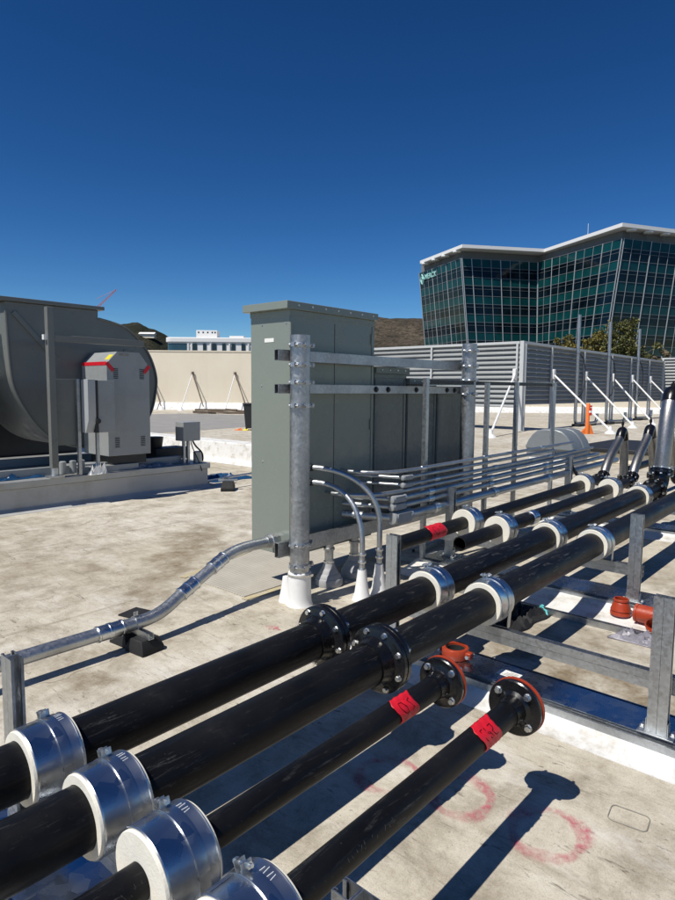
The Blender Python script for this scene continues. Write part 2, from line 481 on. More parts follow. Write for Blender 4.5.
def ridge(name, mat, R, prof, r0, r1, seedv):
    """a hill as a real terrain sheet: heights along the ridge by bearing, falling away on both sides"""
    import mathutils
    th = math.radians(41.54)
    fh = V((math.cos(th), math.sin(th), 0)); rh = V((math.sin(th), -math.cos(th), 0))
    mb = MB(); na, nr = 150, 40
    def prof_at(x):
        for (x0, h0), (x1, h1) in zip(prof, prof[1:]):
            if x0 <= x <= x1: return h0+(h1-h0)*(x-x0)/(x1-x0)
        return 0
    xs = [prof[0][0]+(prof[-1][0]-prof[0][0])*i/na for i in range(na+1)]
    for j in range(nr+1):
        r = r0+(r1-r0)*j/nr
        s = (r-r0)/(R-r0) if r < R else max(0, 1-(r-R)/(r1-R))
        s = s*s*(3-2*s)
        for i, x in enumerate(xs):
            d = fh+rh*x
            p = d*r
            h = prof_at(x)*s
            nz = mathutils.noise.fractal(V((p.x*.006+seedv, p.y*.006, 0)), 1.0, 2.0, 5)
            nz2 = mathutils.noise.fractal(V((p.x*.03+seedv, p.y*.03, 3)), 1.0, 2.0, 4)
            z = -12+h+(nz*14+nz2*3.5)*min(1, h/60)
            mb.v.append(V((p.x, p.y, z)))
    for j in range(nr):
        for i in range(na):
            a = j*(na+1)+i
            mb.f.append([a, a+1, a+na+2, a+na+1])
    struct(mb.build(name, mat, sharp=180))
ridge('hills', 'hill', 1500, [(-.22, 0), (-.1, 150), (0, 176), (.06, 180), (.10, 176), (.14, 172), (.22, 150), (.45, 60), (.6, 0)], 700, 2300, 1.7)
ridge('wooded_hills', 'hill2', 1300, [(-.75, 0), (-.55, 80), (-.40, 118), (-.34, 138), (-.315, 141), (-.29, 131), (-.265, 112), (-.22, 80), (-.12, 0)], 700, 1900, 5.1)

# ------------------------------------------------------------------ pipes
SL = .012
def hz(x): return .432+SL*(x-2.1)
PY = {'A': 1.945, 'B': 1.595, 'C': 1.275, 'D': .967, 'E': 2.69, 'F': 2.344}
PD = V((1, 0, SL)).normalized()
bolt_me = {}
def bolt_mesh(r, l):
    """hex head, washer, shank stub; axis +X, head at -X end"""
    mb = MB()
    mb.lathe([(r*1.25, -.004), (r*1.25, 0)], (0, 0, 0), (1, 0, 0), 16)
    mb.lathe([(r*.92, -.004-r*1.1), (r*1.05, -.004-r*.9), (r*1.05, -.004)], (0, 0, 0), (1, 0, 0), 6)
    mb.lathe([(r*.55, 0), (r*.55, l)], (0, 0, 0), (1, 0, 0), 10)
    mb.lathe([(r*1.25, l), (r*1.25, l+.004)], (0, 0, 0), (1, 0, 0), 16)
    mb.lathe([(r*1.05, l+.004), (r*1.05, l+.004+r*.9)], (0, 0, 0), (1, 0, 0), 6)
    mb.lathe([(r*.55, l+.004+r*.9), (r*.55, l+.016+r*.9)], (0, 0, 0), (1, 0, 0), 10)
    o = mb.build('bolt', 'steel'); me = o.data; bpy.data.objects.remove(o)
    return me
def flange_pair(root, x, y, rp, rf, t=.026, n=8, hub=.07, second=True, backing=None, a0=.39, br=.0115):
    """weld-neck flange, and its mate, bolted on the pipe"""
    c = V((x, y, hz(x)))
    mb = MB()
    mb.ring([(rp*.98, -t-hub), (rp*1.07, -t-hub), (rp*1.10, -t-hub*.75), (rp*1.22, -t-.012), (rp*1.5, -t-.002), (rf*.96, -t), (rf, -t+.004), (rf, -.003), (rf*.985, 0), (rp*.98, 0)], c, PD, 48)
    f = mb.build('flange', 'flange', root)
    if second:
        mb = MB()
        mb.ring([(rp*.98, .004), (rf*.985, .004), (rf, .007), (rf, t), (rf*.96, t+.004), (rp*1.5, t+.006), (rp*1.22, t+.016), (rp*1.10, t+hub*.75), (rp*1.07, t+hub), (rp*.98, t+hub)], c, PD, 48)
        mb.build('flange', 'flange', root)
    L = t*2+.004 if second else t
    if backing:
        mb = MB(); mb.ring([(rp*.9, .003), (rf*1.005, .003), (rf*1.02, .006), (rf*1.02, .014), (rf*1.005, .017), (rp*.9, .017)], c, PD, 48)
        mb.lathe([(rp*.9, .006), (rp*.9, .014)], c, PD, 32)
        bk = mb.build('backing_ring', backing, root)
        L = t+.017
    key = (round(br, 4), round(L, 4))
    if key not in bolt_me: bolt_me[key] = bolt_mesh(br, L)
    u, v, w = frame(PD)
    for k in range(n):
        a = a0+2*PI*k/n
        R = (rp*1.30+rf)/2 if n == 4 else rf*.86
        p = c-PD*t+(u*math.cos(a)+v*math.sin(a))*R
        o = bpy.data.objects.new('bolt', bolt_me[key]); C.objects.link(o); o.parent = f; o.location = p-root.location
        o.rotation_euler = (random.uniform(0, 1), -math.atan(SL), 0)
    return f
def pipe_root(k, x0, label):
    return thing('black_pipe', (x0, PY[k], hz(x0)-.1), label, 'pipe', 'black piping run on strut supports')
def pipe_body(root, k, r, x0, x1, bore=False):
    mb = MB(); n = 24
    y = PY[k]
    if bore:
        mb.ring([(r, 0), (r, (x1-x0)), (r*.86, (x1-x0)), (r*.86, 0)], (x0, y, hz(x0)), PD, 40)
    else:
        mb.lathe([(r, (x1-x0)*i/n) for i in range(n+1)], (x0, y, hz(x0)), PD, 48)
    return mb.build('pipe_body', 'pipe', root)
RA = .088
A = pipe_root('A', -1.6, 'thick black pipe with bolted flange joint, passing the white pole boot')
pipe_body(A, 'A', RA, -1.6, 7.56); flange_pair(A, 2.105, PY['A'], RA, .148, a0=.2)
B = pipe_root('B', -1.6, 'thick black pipe with bolted flange joint, the only one running unbroken past the steel hoses')
pipe_body(B, 'B', RA, -1.6, 16.); flange_pair(B, 2.095, PY['B'], RA, .148, a0=.35)
Cp = pipe_root('C', -1.2, 'thin black pipe with red tape and orange-backed end flange beside the orange coupling')
pipe_body(Cp, 'C', .0445, -1.2, 2.055)
flange_pair(Cp, 2.09, PY['C'], .0445, .100, .02, 4, .06, False, 'orange', a0=.75, br=.0115)
Dp = pipe_root('D', -1.2, 'thin black pipe with red tape and orange-backed end flange, nearest the pink spray rings')
pipe_body(Dp, 'D', .0445, -1.2, 2.07)
flange_pair(Dp, 2.105, PY['D'], .0445, .104, .02, 4, .06, False, 'orange', a0=.72, br=.0115)
Ep = pipe_root('E', 3.72, 'thin black pipe with a red tape patch next to the grey conduits')
pipe_body(Ep, 'E', .055, 3.72, 7.93)
Fp = pipe_root('F', 4.03, 'thin black pipe with an open sawn end between clamps')
pipe_body(Fp, 'F', .055, 4.03, 7.93, bore=True)

def tape(root, k, r, x0, x1, a_from, a_to, writing=True):
    """a flag of tape wrapped over the top of the pipe with ink strokes"""
    y = PY[k]; n, m = 10, 8; mb = MB(); rr = r+.0012
    def pt(s, a, lift=0.0):
        x = x0+(x1-x0)*s
        return V((x+.010*math.sin(a*3)+.0013*math.sin(a*7+s*5), y+(rr+lift)*math.sin(a), hz(x)+(rr+lift)*math.cos(a)))
    n, m = 16, 14
    for i in range(n+1):
        for j in range(m+1):
            a = a_from+(a_to-a_from)*j/m
            mb.v.append(pt(i/n, a, .0018*math.sin(i*1.1+j*.9+x0*7)*math.sin(j*.8)+.0008*math.sin(i*2.3+j*1.7)+.0018+(.006*(j/m)**4 if j > m-3 else 0)))
    for i in range(n):
        for j in range(m):
            b = i*(m+1)+j; mb.f.append([b, b+1, b+m+2, b+m+1])
    o = mb.build('tape_flag', 'red', root)
    md = o.modifiers.new('thick', 'SOLIDIFY'); md.thickness = .0009; md.offset = 1
    if writing:
        mb = MB()
        def stroke(pts):
            q = []
            for (s, t) in pts: q.append(pt(s, a_from+(a_to-a_from)*t, .0052))
            mb.tube(q, .0010, 6)
        for w in writing: stroke(w)
        mb.build('handwriting', 'ink', o)
# handwriting strokes: (along tape, round pipe)
wr1 = [[(.22, .52), (.30, .30), (.44, .28), (.50, .5), (.42, .72), (.28, .72), (.22, .52)], [(.36, .24), (.62, .78)], [(.60, .26), (.78, .34), (.70, .66), (.84, .74)]]
wr2 = [[(.20, .30), (.20, .70), (.32, .70)], [(.42, .70), (.42, .30), (.54, .34), (.52, .50), (.42, .52)], [(.80, .32), (.68, .30), (.64, .48), (.78, .54), (.76, .70), (.62, .68)]]
tape(Cp, 'C', .0445, 1.735, 1.845, -1.9, .15, wr1)
tape(Dp, 'D', .0445, 1.78, 1.89, -1.9, .25, wr2)
tape(Ep, 'E', .055, 4.10, 4.32, -2.4, .4, wr1)
# faded stencil dashes rolled on the pipes
def stencil(root, k, r, x0, n, step, seed):
    rnd = random.Random(seed); mb = MB(); y = PY[k]
    for i in range(n):
        x = x0+i*step; a = -1.05
        for s in range(rnd.choice((2, 3, 3))):
            aa = a+rnd.uniform(-.16, .16); dx = rnd.uniform(-.3, .3)*step
            p = V((x+dx*.3, y+(r+.0006)*math.sin(aa), hz(x)+(r+.0006)*math.cos(aa)))
            q = V((x+dx, y+(r+.0006)*math.sin(aa+rnd.uniform(-.14, .14)), 0)); 
            a2 = aa+rnd.uniform(-.2, .2)
            q = V((x+dx, y+(r+.0006)*math.sin(a2), hz(x+dx)+(r+.0006)*math.cos(a2)))
            if (q-p).length > .004: mb.tube([p, q], .0007, 4)
    mb.build('stencil_marks', 'stencil', root)
stencil(Cp, 'C', .0445, .55, 16, .017, 3); stencil(Dp, 'D', .0445, 1.1, 12, .017, 4)

# sleeve on the open pipe, stand-off elbows
mb = MB(); mb.ring([(.056, 0), (.064, .004), (.064, .10), (.056, .104)], (5.22, PY['F'], hz(5.22)), PD, 32)
mb.build('repair_sleeve', 'sheet', Fp)

# steel hoses rising from the pipe ends
def hose(k, r, pr, p0, top, p2, label):
    y = PY[k]
    t = thing('steel_hose', (p0[0], y, p0[2]), label, 'hose', 'braided steel expansion hoses')
    e0 = 7.93 if k != 'A' else 7.56
    mb = MB(); mb.tube(bez((e0+.02, y, hz(e0)), (p0[0]+.02, y, hz(e0)), (p0[0]-.03, y, p0[2]-.1), p0, 8), pr, 20)
    mb.build('elbow', 'flange', t)
    rf = pr*1.5
    for (q, d) in ((V((e0+.03, y, hz(e0))), PD), (V(p0), (V(top)-V(p0)).normalized()), (V(p2), V((0, 0, 1)))):
        mb = MB()
        for s0 in (-.026, .004): mb.ring([(pr*.7, s0), (rf, s0), (rf, s0+.022), (pr*.7, s0+.022)], q, d, 32)
        f = mb.build('flange', 'flange', t)
        mb = MB(); u, v, w = frame(d)
        for i in range(8):
            a = i*PI/4+.2; c = q+(u*math.cos(a)+v*math.sin(a))*rf*.84
            mb.lathe([(r*.17, -.045), (r*.17, .042)], c, d, 6)
        mb.build('bolt_circle', 'steel', f)
    P0, T, P2 = V(p0), V(top), V(p2)
    d0 = (T-P0).normalized()
    left = bez(P0, P0+d0*(T-P0).length*.35+V((-.05, 0, .10)), T-V((.16, 0, .20)), T-V((.05, 0, .04)), 26)
    right = bez(T+V((.07, 0, -.06)), T+V((.11, 0, -.2)), P2+V((.02, 0, .3)), P2, 22)
    for path in (left, right):
        rr = [r*(1+.02*(i % 2)) for i in range(len(path))]
        MB().tube(path, rr, 20).build('braided_leg', 'braid', t)
        for q, nx in ((path[0], path[1]), (path[-1], path[-2])):
            d = (nx-q).normalized(); mb = MB(); mb.lathe([(r*1.1, 0), (r*1.1, r*.7)], q, d, 20); mb.build('ferrule', 'steel' if r > .06 else 'flange', t)
    mb = MB(); mb.tube(bez(left[-1]-V((.03, 0, .05)), T+V((-.02, 0, .05)), T+V((.05, 0, .04)), right[0]+V((.012, 0, -.05)), 12), r*1.13, 20)
    mb.build('return_bend', 'flange', t)
    mb = MB(); q = T+V((.012, 0, .02)); mb.lathe([(r*.22, 0), (r*.22, .07), (r*.34, .07), (r*.34, .11), (r*.15, .115), (r*.15, .14)], q, Z, 12)
    mb.build('vent_plug', 'flange', t)
    mb = MB(); mb.tube(bez(P2, P2-V((0, 0, .12)), V((P2.x+.03, y, hz(9.3))), V((P2.x+.2, y, hz(9.3))), 8), pr, 20)
    mb.lathe([(pr, 0), (pr, 3.5)], (P2.x+.19, y, hz(9.3)), PD, 24)
    mb.build('return_pipe', 'pipe', t)
hose('E', .054, .05, (8.15, PY['E'], .53), (8.80, PY['E'], 1.06), (8.94, PY['E'], .42), 'slim braided steel hose loop nearest the grey vent hood')
hose('F', .054, .05, (8.15, PY['F'], .55), (8.80, PY['F'], 1.11), (9.04, PY['F'], .48), 'slim braided steel hose loop between the thick hose and the other slim hose')
hose('A', .086, .088, (7.86, PY['A'], .68), (8.14, PY['A'], 1.57), (8.62, PY['A'], .62), 'thick tall braided steel hose with black top bend')

# pipe clamps: cream insulation collar in a sheet-metal jacket
def make_clamp(r, R=.118, L=.152, name='pipe_clamp'):
    t = thing(name, (0, 0, 0), 'x', 'pipe clamp', 'insulated pipe clamps on the struts')
    h = L/2
    mb = MB(); mb.ring([(r*1.01, -h-.004), (R-.004, -h-.004), (R-.002, -h), (R-.002, h), (R-.004, h+.004), (r*1.01, h+.004)], (0, 0, 0), X, 56); mb.build('insulation_collar', 'insul', t)
    mb = MB(); mb.ring([(R-.0015, -h+.004), (R+.002, -h+.004), (R+.0035, -h+.007), (R+.002, -h+.011), (R+.002, h-.011), (R+.0035, h-.007), (R+.002, h-.004), (R-.0015, h-.004)], (0, 0, 0), X, 64); j = mb.build('jacket', 'sheet', t)
    mb = MB()
    u0 = -.15
    mb.cbox((0, (R+.0028)*math.sin(.55), (R+.0028)*math.cos(.55)), (L-.03, .022, .0014), Matrix.Rotation(-.55, 3, 'X'))
    mb.build('lap_seam', 'sheet', j)
    mb = MB(); rw = random.Random(int(r*1000))
    for q in range(4):
        a = -.25+q*.10; x = .035+rw.uniform(-.004, .004)
        p = [V((x+dx, (R+.0032)*math.sin(a+da), (R+.0032)*math.cos(a+da))) for dx, da in ((0, 0), (.022, .0 if q % 2 else .03))]
        mb.tube(p, .0011, 5)
    mb.build('marker_ticks', 'chalk', j)
    sx = .02
    mb = MB(); mb.ring([(R+.0025, sx-.016), (R+.006, sx-.016), (R+.0065, sx-.013), (R+.0055, sx), (R+.0065, sx+.013), (R+.006, sx+.016), (R+.0025, sx+.016)], (0, 0, 0), X, 56); s = mb.build('strap', 'sheet', t)
    a = .30
    mb = MB()
    for da in (-.085, .085):
        aa = a+da; mb.cbox((sx, (R+.016)*math.sin(aa), (R+.016)*math.cos(aa)), (.03, .004, .024), Matrix.Rotation(-aa, 3, 'X'))
    mb.build('lug', 'galv', s)
    mb = MB(); c = V((sx, (R+.02)*math.sin(a), (R+.02)*math.cos(a))); d = V((0, math.cos(a), -math.sin(a)))
    mb.lathe([(.0045, -.034), (.0045, .034)], c, d, 10); mb.lathe([(.009, -.026), (.009, -.017)], c, d, 6); mb.lathe([(.009, .017), (.009, .026)], c, d, 6)
    mb.build('clamp_bolt', 'steel', s)
    for sy in (-1, 1):
        mb = MB(); mb.box((sx-.016, sy*(R+.0045)-.002, -R-.006), (sx+.016, sy*(R+.0045)+.002, .01)); mb.build('strap_leg', 'galv', s)
    return t
protoL = make_clamp(RA); protoS = make_clamp(.0445); protoM = make_clamp(.055)
def place(proto, k, x, label, used=[]):
    loc = (x, PY[k], hz(x))
    if proto in used: o = dup(proto, loc, label)
    else: proto.location = loc; proto['label'] = label; used.append(proto); o = proto
    o.rotation_euler = (random.uniform(-.12, .12), -math.atan(SL), 0)
    return o
place(protoL, 'A', .80, 'insulated clamp on the thick pipe beside the upright steel strut in the near support frame')
place(protoL, 'B', .825, 'big clamp with cream collar and shiny jacket, second from the upright strut in near row')
place(protoS, 'C', .815, 'insulated clamp with the thickest cream collar in full view, third in the near row')
place(protoS, 'D', .815, 'insulated clamp cut by the bottom of the photo, on the nearest thin pipe')
place(protoL, 'A', 3.03, 'insulated clamp on thick pipe just beyond its flange, beside the tall strut')
place(protoL, 'B', 3.07, 'insulated clamp on thick pipe standing over the open strut beam and orange coupling')
place(protoL, 'A', 4.72, 'insulated clamp on thick pipe, behind the orange reducer and next to the open-ended pipe clamp')
place(protoL, 'B', 4.73, 'insulated clamp on thick pipe beside the mid-distance strut post with loose orange fittings')
place(protoM, 'E', 4.75, 'insulated clamp on thin pipe just past its red tape patch')
place(protoM, 'F', 4.69, 'insulated clamp on thin pipe beside the open sawn pipe end')
place(protoM, 'E', 7.45, 'insulated clamp at the foot of the hose nearest the vent hood')
place(protoM, 'F', 7.36, 'insulated clamp in front of the middle steel hose')
place(protoL, 'A', 7.05, 'insulated clamp in front of the thick steel hose')

# ------------------------------------------------------------------ strut frames and sleepers
def sleeper(x0, x1, y0, y1, cant0, cant1, label, zt=.08):
    t = thing('pipe_sleeper', ((x0+x1)/2, y0, 0), label, 'sleeper', 'sheet-metal capped sleepers under the pipes')
    # membrane-wrapped curb with a curved fillet on both sides, as one long section
    prof = []
    for i in range(7):
        s = i/6; prof.append((cant0+(x0-.004-cant0)*s, .006+(zt-.014)*(s**2.2)))
    prof += [(x0+.006, zt-.006), (x1-.006, zt-.006)]
    for i in range(7):
        s = 1-i/6; prof.append((cant1+(x1+.004-cant1)*s, .006+(zt-.014)*(s**2.2)))
    prof = [(cant0, .001)]+prof+[(cant1, .001)]
    mb = MB(); mb.prism(prof, (0, y0-.05, 0), X, Z, (0, y1-y0+.1, 0)); mb.build('curb', 'membrane', t, sharp=50)
    mb = MB(); mb.box((x0-.028, y0, zt-.003), (x1+.028, y1, zt)); mb.build('sheet_cap', 'capsheet', t)
    # strut rails along both edges
    mb = MB()
    for xe in (x0-.050, x1+.050):
        add_strut(mb, (xe, y0-.02, zt-.030), (0, y1-y0+.04, 0), X, Z, False)
    mb.build('edge_rail', 'galv', t)
    return t
def post(x, y, z0, z1, label, beamside=1):
    t = thing('strut_post', (x, y, z0), label, 'strut post', 'upright double strut posts')
    mb = MB(); add_strut(mb, (x, y, z0+.006), (0, 0, z1-z0-.006), X, Y); mb.build('strut', 'galv', t)
    mb = MB(); mb.box((x-.05, y-.075, z0), (x+.05, y+.075, z0+.006)); p = mb.build('base_plate', 'galv', t, bevel=.001)
    for s in (-1, 1):
        mb = MB(); mb.box((x-.02, y+s*.0450-.0018, z0+.006), (x+.02, y+s*.0450+.0018, z0+.06)); mb.build('base_bracket', 'galv', p)
        mb = MB(); mb.lathe([(.016, .006), (.016, .009), (.0105, .009), (.0105, .018)], (x+.005, y+s*.063, z0), Z, 6); mb.build('base_bolt', 'steel', p)
    return t
def beam(x, y0, y1, zt, label):
    t = thing('strut_beam', (x, y0, zt-.083), label, 'strut beam', 'cross beams carrying the pipes')
    mb = MB(); add_strut(mb, (x, y0, zt-.0416), (0, y1-y0, 0), X, Z); mb.build('strut', 'galv', t)
    mb = MB()
    for yy in (y0+.04, y1-.04):
        mb.box((x-.060, yy-.02, zt-.070), (x-.0215, yy+.02, zt-.030)); mb.lathe([(.011, 0), (.011, .009)], (x-.042, yy, zt-.03), Z, 6)
    mb.build('beam_bracket', 'galv', t)
    return t
sleeper(2.935, 3.115, .40, 2.42, 2.72, 3.24, 'blue-reflecting sheet-metal sleeper with white sticker and orange coupling on top')
sleeper(4.735, 4.985, 1.16, 3.12, 4.33, 5.25, 'sheet-metal sleeper with white curved curb behind the loose orange fittings')
sleeper(7.55, 7.80, 1.05, 3.15, 7.25, 8.05, 'farthest sheet-metal sleeper, below the pipe ends where the steel hoses start')
sleeper(.68, .88, .52, 2.34, .45, 1.06, 'sheet-metal sleeper under the nearest row of insulated clamps')
post(2.945, .683, .083, .708, 'tallest-looking strut post, bolted to the sleeper with the white sticker')
post(4.75, 1.315, .083, .722, 'strut post behind the loose red-orange reducer and tee')
post(3.04, 2.228, .083, .715, 'strut post beside the curved conduits\' white cones')
post(4.895, 2.95, .083, .722, 'strut post crossing in front of the big horizontal conduit')
post(7.735, 2.975, .083, .79, 'strut post under the grey vent hood')
post(.785, 2.14, .083, .705, 'strut post standing alone beside the left end of the ground conduit')
post(.80, .655, .083, .700, 'strut post of which only the top shows at the bottom edge')
beam(3.05, .64, 2.27, hz(3.05)-.1255, 'long open strut beam over the sticker sleeper')
beam(4.795, 1.27, 3.0, hz(4.795)-.1255, 'strut beam behind the post near the loose orange fittings')
beam(7.36, 1.40, 3.02, hz(7.36)-.1255, 'strut beam under the clamps next to the steel hoses')
beam(.845, .61, 2.19, hz(.845)-.1255, 'strut beam under the nearest row of clamps')
t = thing('strut_rail', (4.27, .95, 0), 'single galvanised strut lying on the roof before the white curb, teal strap on it', 'strut rail')
mb = MB(); add_strut(mb, (4.27, .95, .0215), (0, 1.70, 0), X, Z, False); mb.build('strut', 'galv', t)
mb = MB(); mb.tube([(4.25, 1.80, .046), (4.275, 1.785, .050), (4.30, 1.80, .046), (4.33, 1.86, .010), (4.36, 1.87, .004)], .008, 8); mb.tube([(4.27, 1.80, .046), (4.245, 1.75, .03), (4.22, 1.73, .004)], .007, 8)
tag(mb.build('plastic_strap', 'teal', origin=(4.25, 1.8, 0)), 'torn teal plastic strap draped over the strut rail', 'strap')

# sticker on the sleeper (its code square is left out)
t = thing('paper_sticker', (3.05, 1.44, .08), 'white paper sticker on the blue-reflecting sleeper sheet', 'sticker')
mb = MB(); mb.box((3.0, 1.38, .0802), (3.07, 1.50, .0812)); mb.build('paper', 'label', t)
mb = MB()
for i in range(4): mb.box((3.008+i*.014, 1.395, .0814), (3.014+i*.014, 1.395+random.uniform(.03, .075), .0818))
mb.build('print_lines', 'scuff', t)

# orange grooved coupling standing on the sleeper
t = thing('pipe_coupling', (3.03, 1.77, .08), 'round orange grooved coupling standing on the sheet-metal sleeper', 'coupling')
mb = MB(); c = (3.03, 1.77, .083); mb.ring([(.056, 0), (.073, 0), (.077, .006), (.077, .052), (.073, .058), (.056, .058), (.056, .046), (.064, .042), (.064, .016), (.056, .012)], c, Z, 40); h = mb.build('housing', 'orange', t)
mb = MB(); mb.ring([(.050, .012), (.063, .012), (.063, .046), (.050, .046)], c, Z, 32); mb.build('gasket', 'rubber', t)
for sy in (-1, 1):
    mb = MB(); mb.cbox((3.03, 1.77+sy*.088, .112), (.040, .035, .038)); mb.build('ear', 'orange', h, bevel=.006)
    mb = MB(); mb.lathe([(.011, -.036), (.011, -.026), (.006, -.026), (.006, .026), (.011, .026), (.011, .036)], (3.03, 1.77+sy*.092, .112), X, 10); mb.build('bolt', 'steel', h)
# loose reducer and tee
t = thing('pipe_reducer', (4.545, 1.335, 0), 'small flared red-orange pipe reducer upright on the roof', 'pipe fitting')
mb = MB(); mb.ring([(.066, 0), (.070, .004), (.070, .020), (.064, .022), (.064, .032), (.069, .035), (.052, .085), (.050, .090), (.047, .092), (.047, .098), (.052, .100), (.052, .112), (.050, .115), (.044, .115), (.044, .085), (.060, .03), (.060, 0)], (4.545, 1.335, .03), Z, 40); mb.build('reducer_body', 'orange', t)
t = thing('pipe_tee', (4.48, 1.13, 0), 'red-orange pipe tee lying on its side beside the reducer', 'pipe fitting')
mb = MB(); o = V((4.50, 1.225, .085)); d = V((-.06, -1, 0)).normalized()
R0, R1 = .058, .050
mb.ring([(R0, 0), (R0+.005, .003), (R0+.005, .018), (R0, .02), (R0, .028), (R0+.003, .03), (R0+.003, .27), (R0, .272), (R0, .28), (R0+.005, .282), (R0+.005, .297), (R0, .30), (R1, .30), (R1, 0)], o, d, 40); b_ = mb.build('tee_run', 'orange', t)
br = o+d*.16; dd = V((-.8, .1, -.25)).normalized()
mb = MB(); mb.ring([(R1+.003, .03), (R0, .05), (R0, .085), (R0+.005, .087), (R0+.005, .104), (R1, .104), (R1, .03)], br, dd, 36); mb.build('tee_branch', 'orange', t)
# hidden-side couplings glimpsed between the pipes
for (x, y, lab) in ((3.55, 2.33, 'orange coupling glimpsed behind the pipes near the white cones'), (3.62, 1.90, 'orange coupling glimpsed between the two thick pipes')):
    t = thing('pipe_coupling', (x, y, 0), lab, 'coupling')
    mb = MB(); mb.ring([(.056, 0), (.077, 0), (.077, .058), (.056, .058)], (x, y, .01), Z, 32); mb.build('housing', 'orange', t, bevel=.003)
# crumpled things
def crumple(name, c, size, mat, label, cat, seed, n=18, flat=1.0):
    import mathutils
    mb = MB(); rnd = random.Random(seed)
    for i in range(n+1):
        for j in range(n+1):
            u, v = i/n-.5, j/n-.5
            ed = max(abs(u), abs(v))*2
            z = abs(mathutils.noise.fractal(V((u*5+seed, v*5, seed)), 1.0, 2.0, 3))*size[2]*1.6*(1-ed**3)
            ir = 1+.25*mathutils.noise.noise(V((u*3, v*3, seed+5)))
            mb.v.append(V((c[0]+u*size[0]*ir, c[1]+v*size[1]*ir, c[2]+.004+z)))
    for i in range(n):
        for j in range(n):
            a = i*(n+1)+j; mb.f.append([a, a+1, a+n+2, a+n+1])
    o = mb.build(name, mat, origin=c, sharp=28)
    md = o.modifiers.new('thick', 'SOLIDIFY'); md.thickness = .003; md.offset = -1
    return tag(o, label, cat)
crumple('plastic_bag', (4.20, 1.10, 0), (.16, .34, .07), 'bag', 'crumpled grey plastic bag in front of the orange tee', 'bag', 3)
crumple('rubber_sheet', (4.0, 1.90, 0), (.55, .34, .10), 'rubber', 'crumpled black plastic sheet in the shade under the thick pipe clamp', 'plastic sheet', 8)
crumple('tarp', (6.9, 8.9, 0), (.9, .9, .07), 'tarp', 'crumpled blue tarp beside the fan plinth', 'tarp', 12, 22)
crumple('rag', (4.55, 2.55, 0), (.3, .35, .08), 'rubber', 'dark crumpled rag below the strut post and conduits', 'rag', 15)

# ------------------------------------------------------------------ spray marks and patch outlines
def spray_ring(c, r, w, label, seed, sx=1.0):
    rnd = random.Random(seed); n = 60; mb = MB()
    ws = []
    for i in range(n):
        a = 2*PI*i/n
        rr = r*(1+.06*math.sin(2*a+seed)+.03*math.sin(5*a))
        ww = w*(1+.35*math.sin(3*a+seed*2))
        for k, q in enumerate((-1, -.4, .4, 1)):
            R = rr+q*ww
            mb.v.append(V((c[0]+R*math.cos(a)*sx, c[1]+R*math.sin(a), .004+.0005*seed)))
    for i in range(n):
        j = (i+1) % n
        for k in range(3): mb.f.append([i*4+k, i*4+k+1, j*4+k+1, j*4+k])
    o = mb.build('spray_ring', 'spray', origin=(c[0], c[1], 0))
    ca = o.data.color_attributes.new('edge', 'FLOAT_COLOR', 'POINT')
    for i in range(len(o.data.vertices)):
        q = 1.0 if i % 4 in (1, 2) else 0.0
        ca.data[i].color = (q, q, q, 1)
    return tag(o, label, 'paint mark', 'spray paint rings on the roof')
spray_ring((2.07, 1.165), .118, .030, 'brightest pink spray paint ring, crossed by the nearest pipe\'s shadow edge', 1)
spray_ring((2.10, .825), .128, .032, 'pink spray ring out in the open between shadow and square patch', 2)
spray_ring((1.985, 1.455), .12, .027, 'faded pink spray ring between the two thin pipes, half in shadow', 3)
mb = MB(); n = 20
mb.v = [V((2.75+(.035+.012*math.sin(i*2.1))*math.cos(2*PI*i/n), 3.0+(.05+.02*math.sin(i*1.3))*math.sin(2*PI*i/n), .004)) for i in range(n)]
mb.f = [list(range(n))]
o = mb.build('spray_blot', 'spray', origin=(2.75, 3, 0)); ca = o.data.color_attributes.new('edge', 'FLOAT_COLOR', 'POINT')
for d in ca.data: d.color = (1, 1, 1, 1)
tag(o, 'small red paint blot near the white pole boot', 'paint mark')
def outline(c, w, h, rot):
    mb = MB(); pts = []
    for (sx, sy, a0) in ((1, 1, 0), (-1, 1, 90), (-1, -1, 180), (1, -1, 270)):
        for k in range(5):
            a = math.radians(a0+k*22.5); r = .02
            pts.append(V((sx*(w/2-r)+r*math.cos(a), sy*(h/2-r)+r*math.sin(a), 0)))
    R = Matrix.Rotation(rot, 3, 'Z')
    pts = [R @ p+V((c[0], c[1], .003)) for p in pts]; pts.append(pts[0]); pts.append(pts[1])
    mb.tube(pts, .0020, 6, False)
    return mb
mb = outline((2.385, .632), .10, .135, .12)
tag(mb.build('roof_patch_outline', 'scuff', origin=(2.385, .632, 0)), 'rounded square patch outline on the roof near the photo corner', 'roof patch')

# walkway pad with worn yellow border lines beside the cabinet
mb = MB(); q = [(3.02, 3.62), (4.5, 3.62), (4.5, 4.75), (3.02, 4.35)]
mb.prism([(a, b) for a, b in q], (0, 0, .0005), X, Y, (0, 0, .008)); struct(mb.build('roof_walkway_pad', 'pad'))
mb = MB()
for a, b in (((2.98, 4.38), (4.2, 4.72)), ((2.98, 3.58), (4.6, 3.58))):
    a = V((*a, .005)); b = V((*b, .005)); d = (b-a).normalized(); s = V((-d.y, d.x, 0))*.03
    mb.quad(a-s, b-s, b+s, a+s)
struct(mb.build('roof_marking', 'yline'))
mb = MB(); mb.cbox((2.28, 3.86, .006), (.17, .26, .010), Matrix.Rotation(.25, 3, 'Z')); tag(mb.build('rubber_mat', 'rubber', origin=(2.28, 3.86, 0)), 'flat dark square mat on the roof behind the conduit block', 'mat')

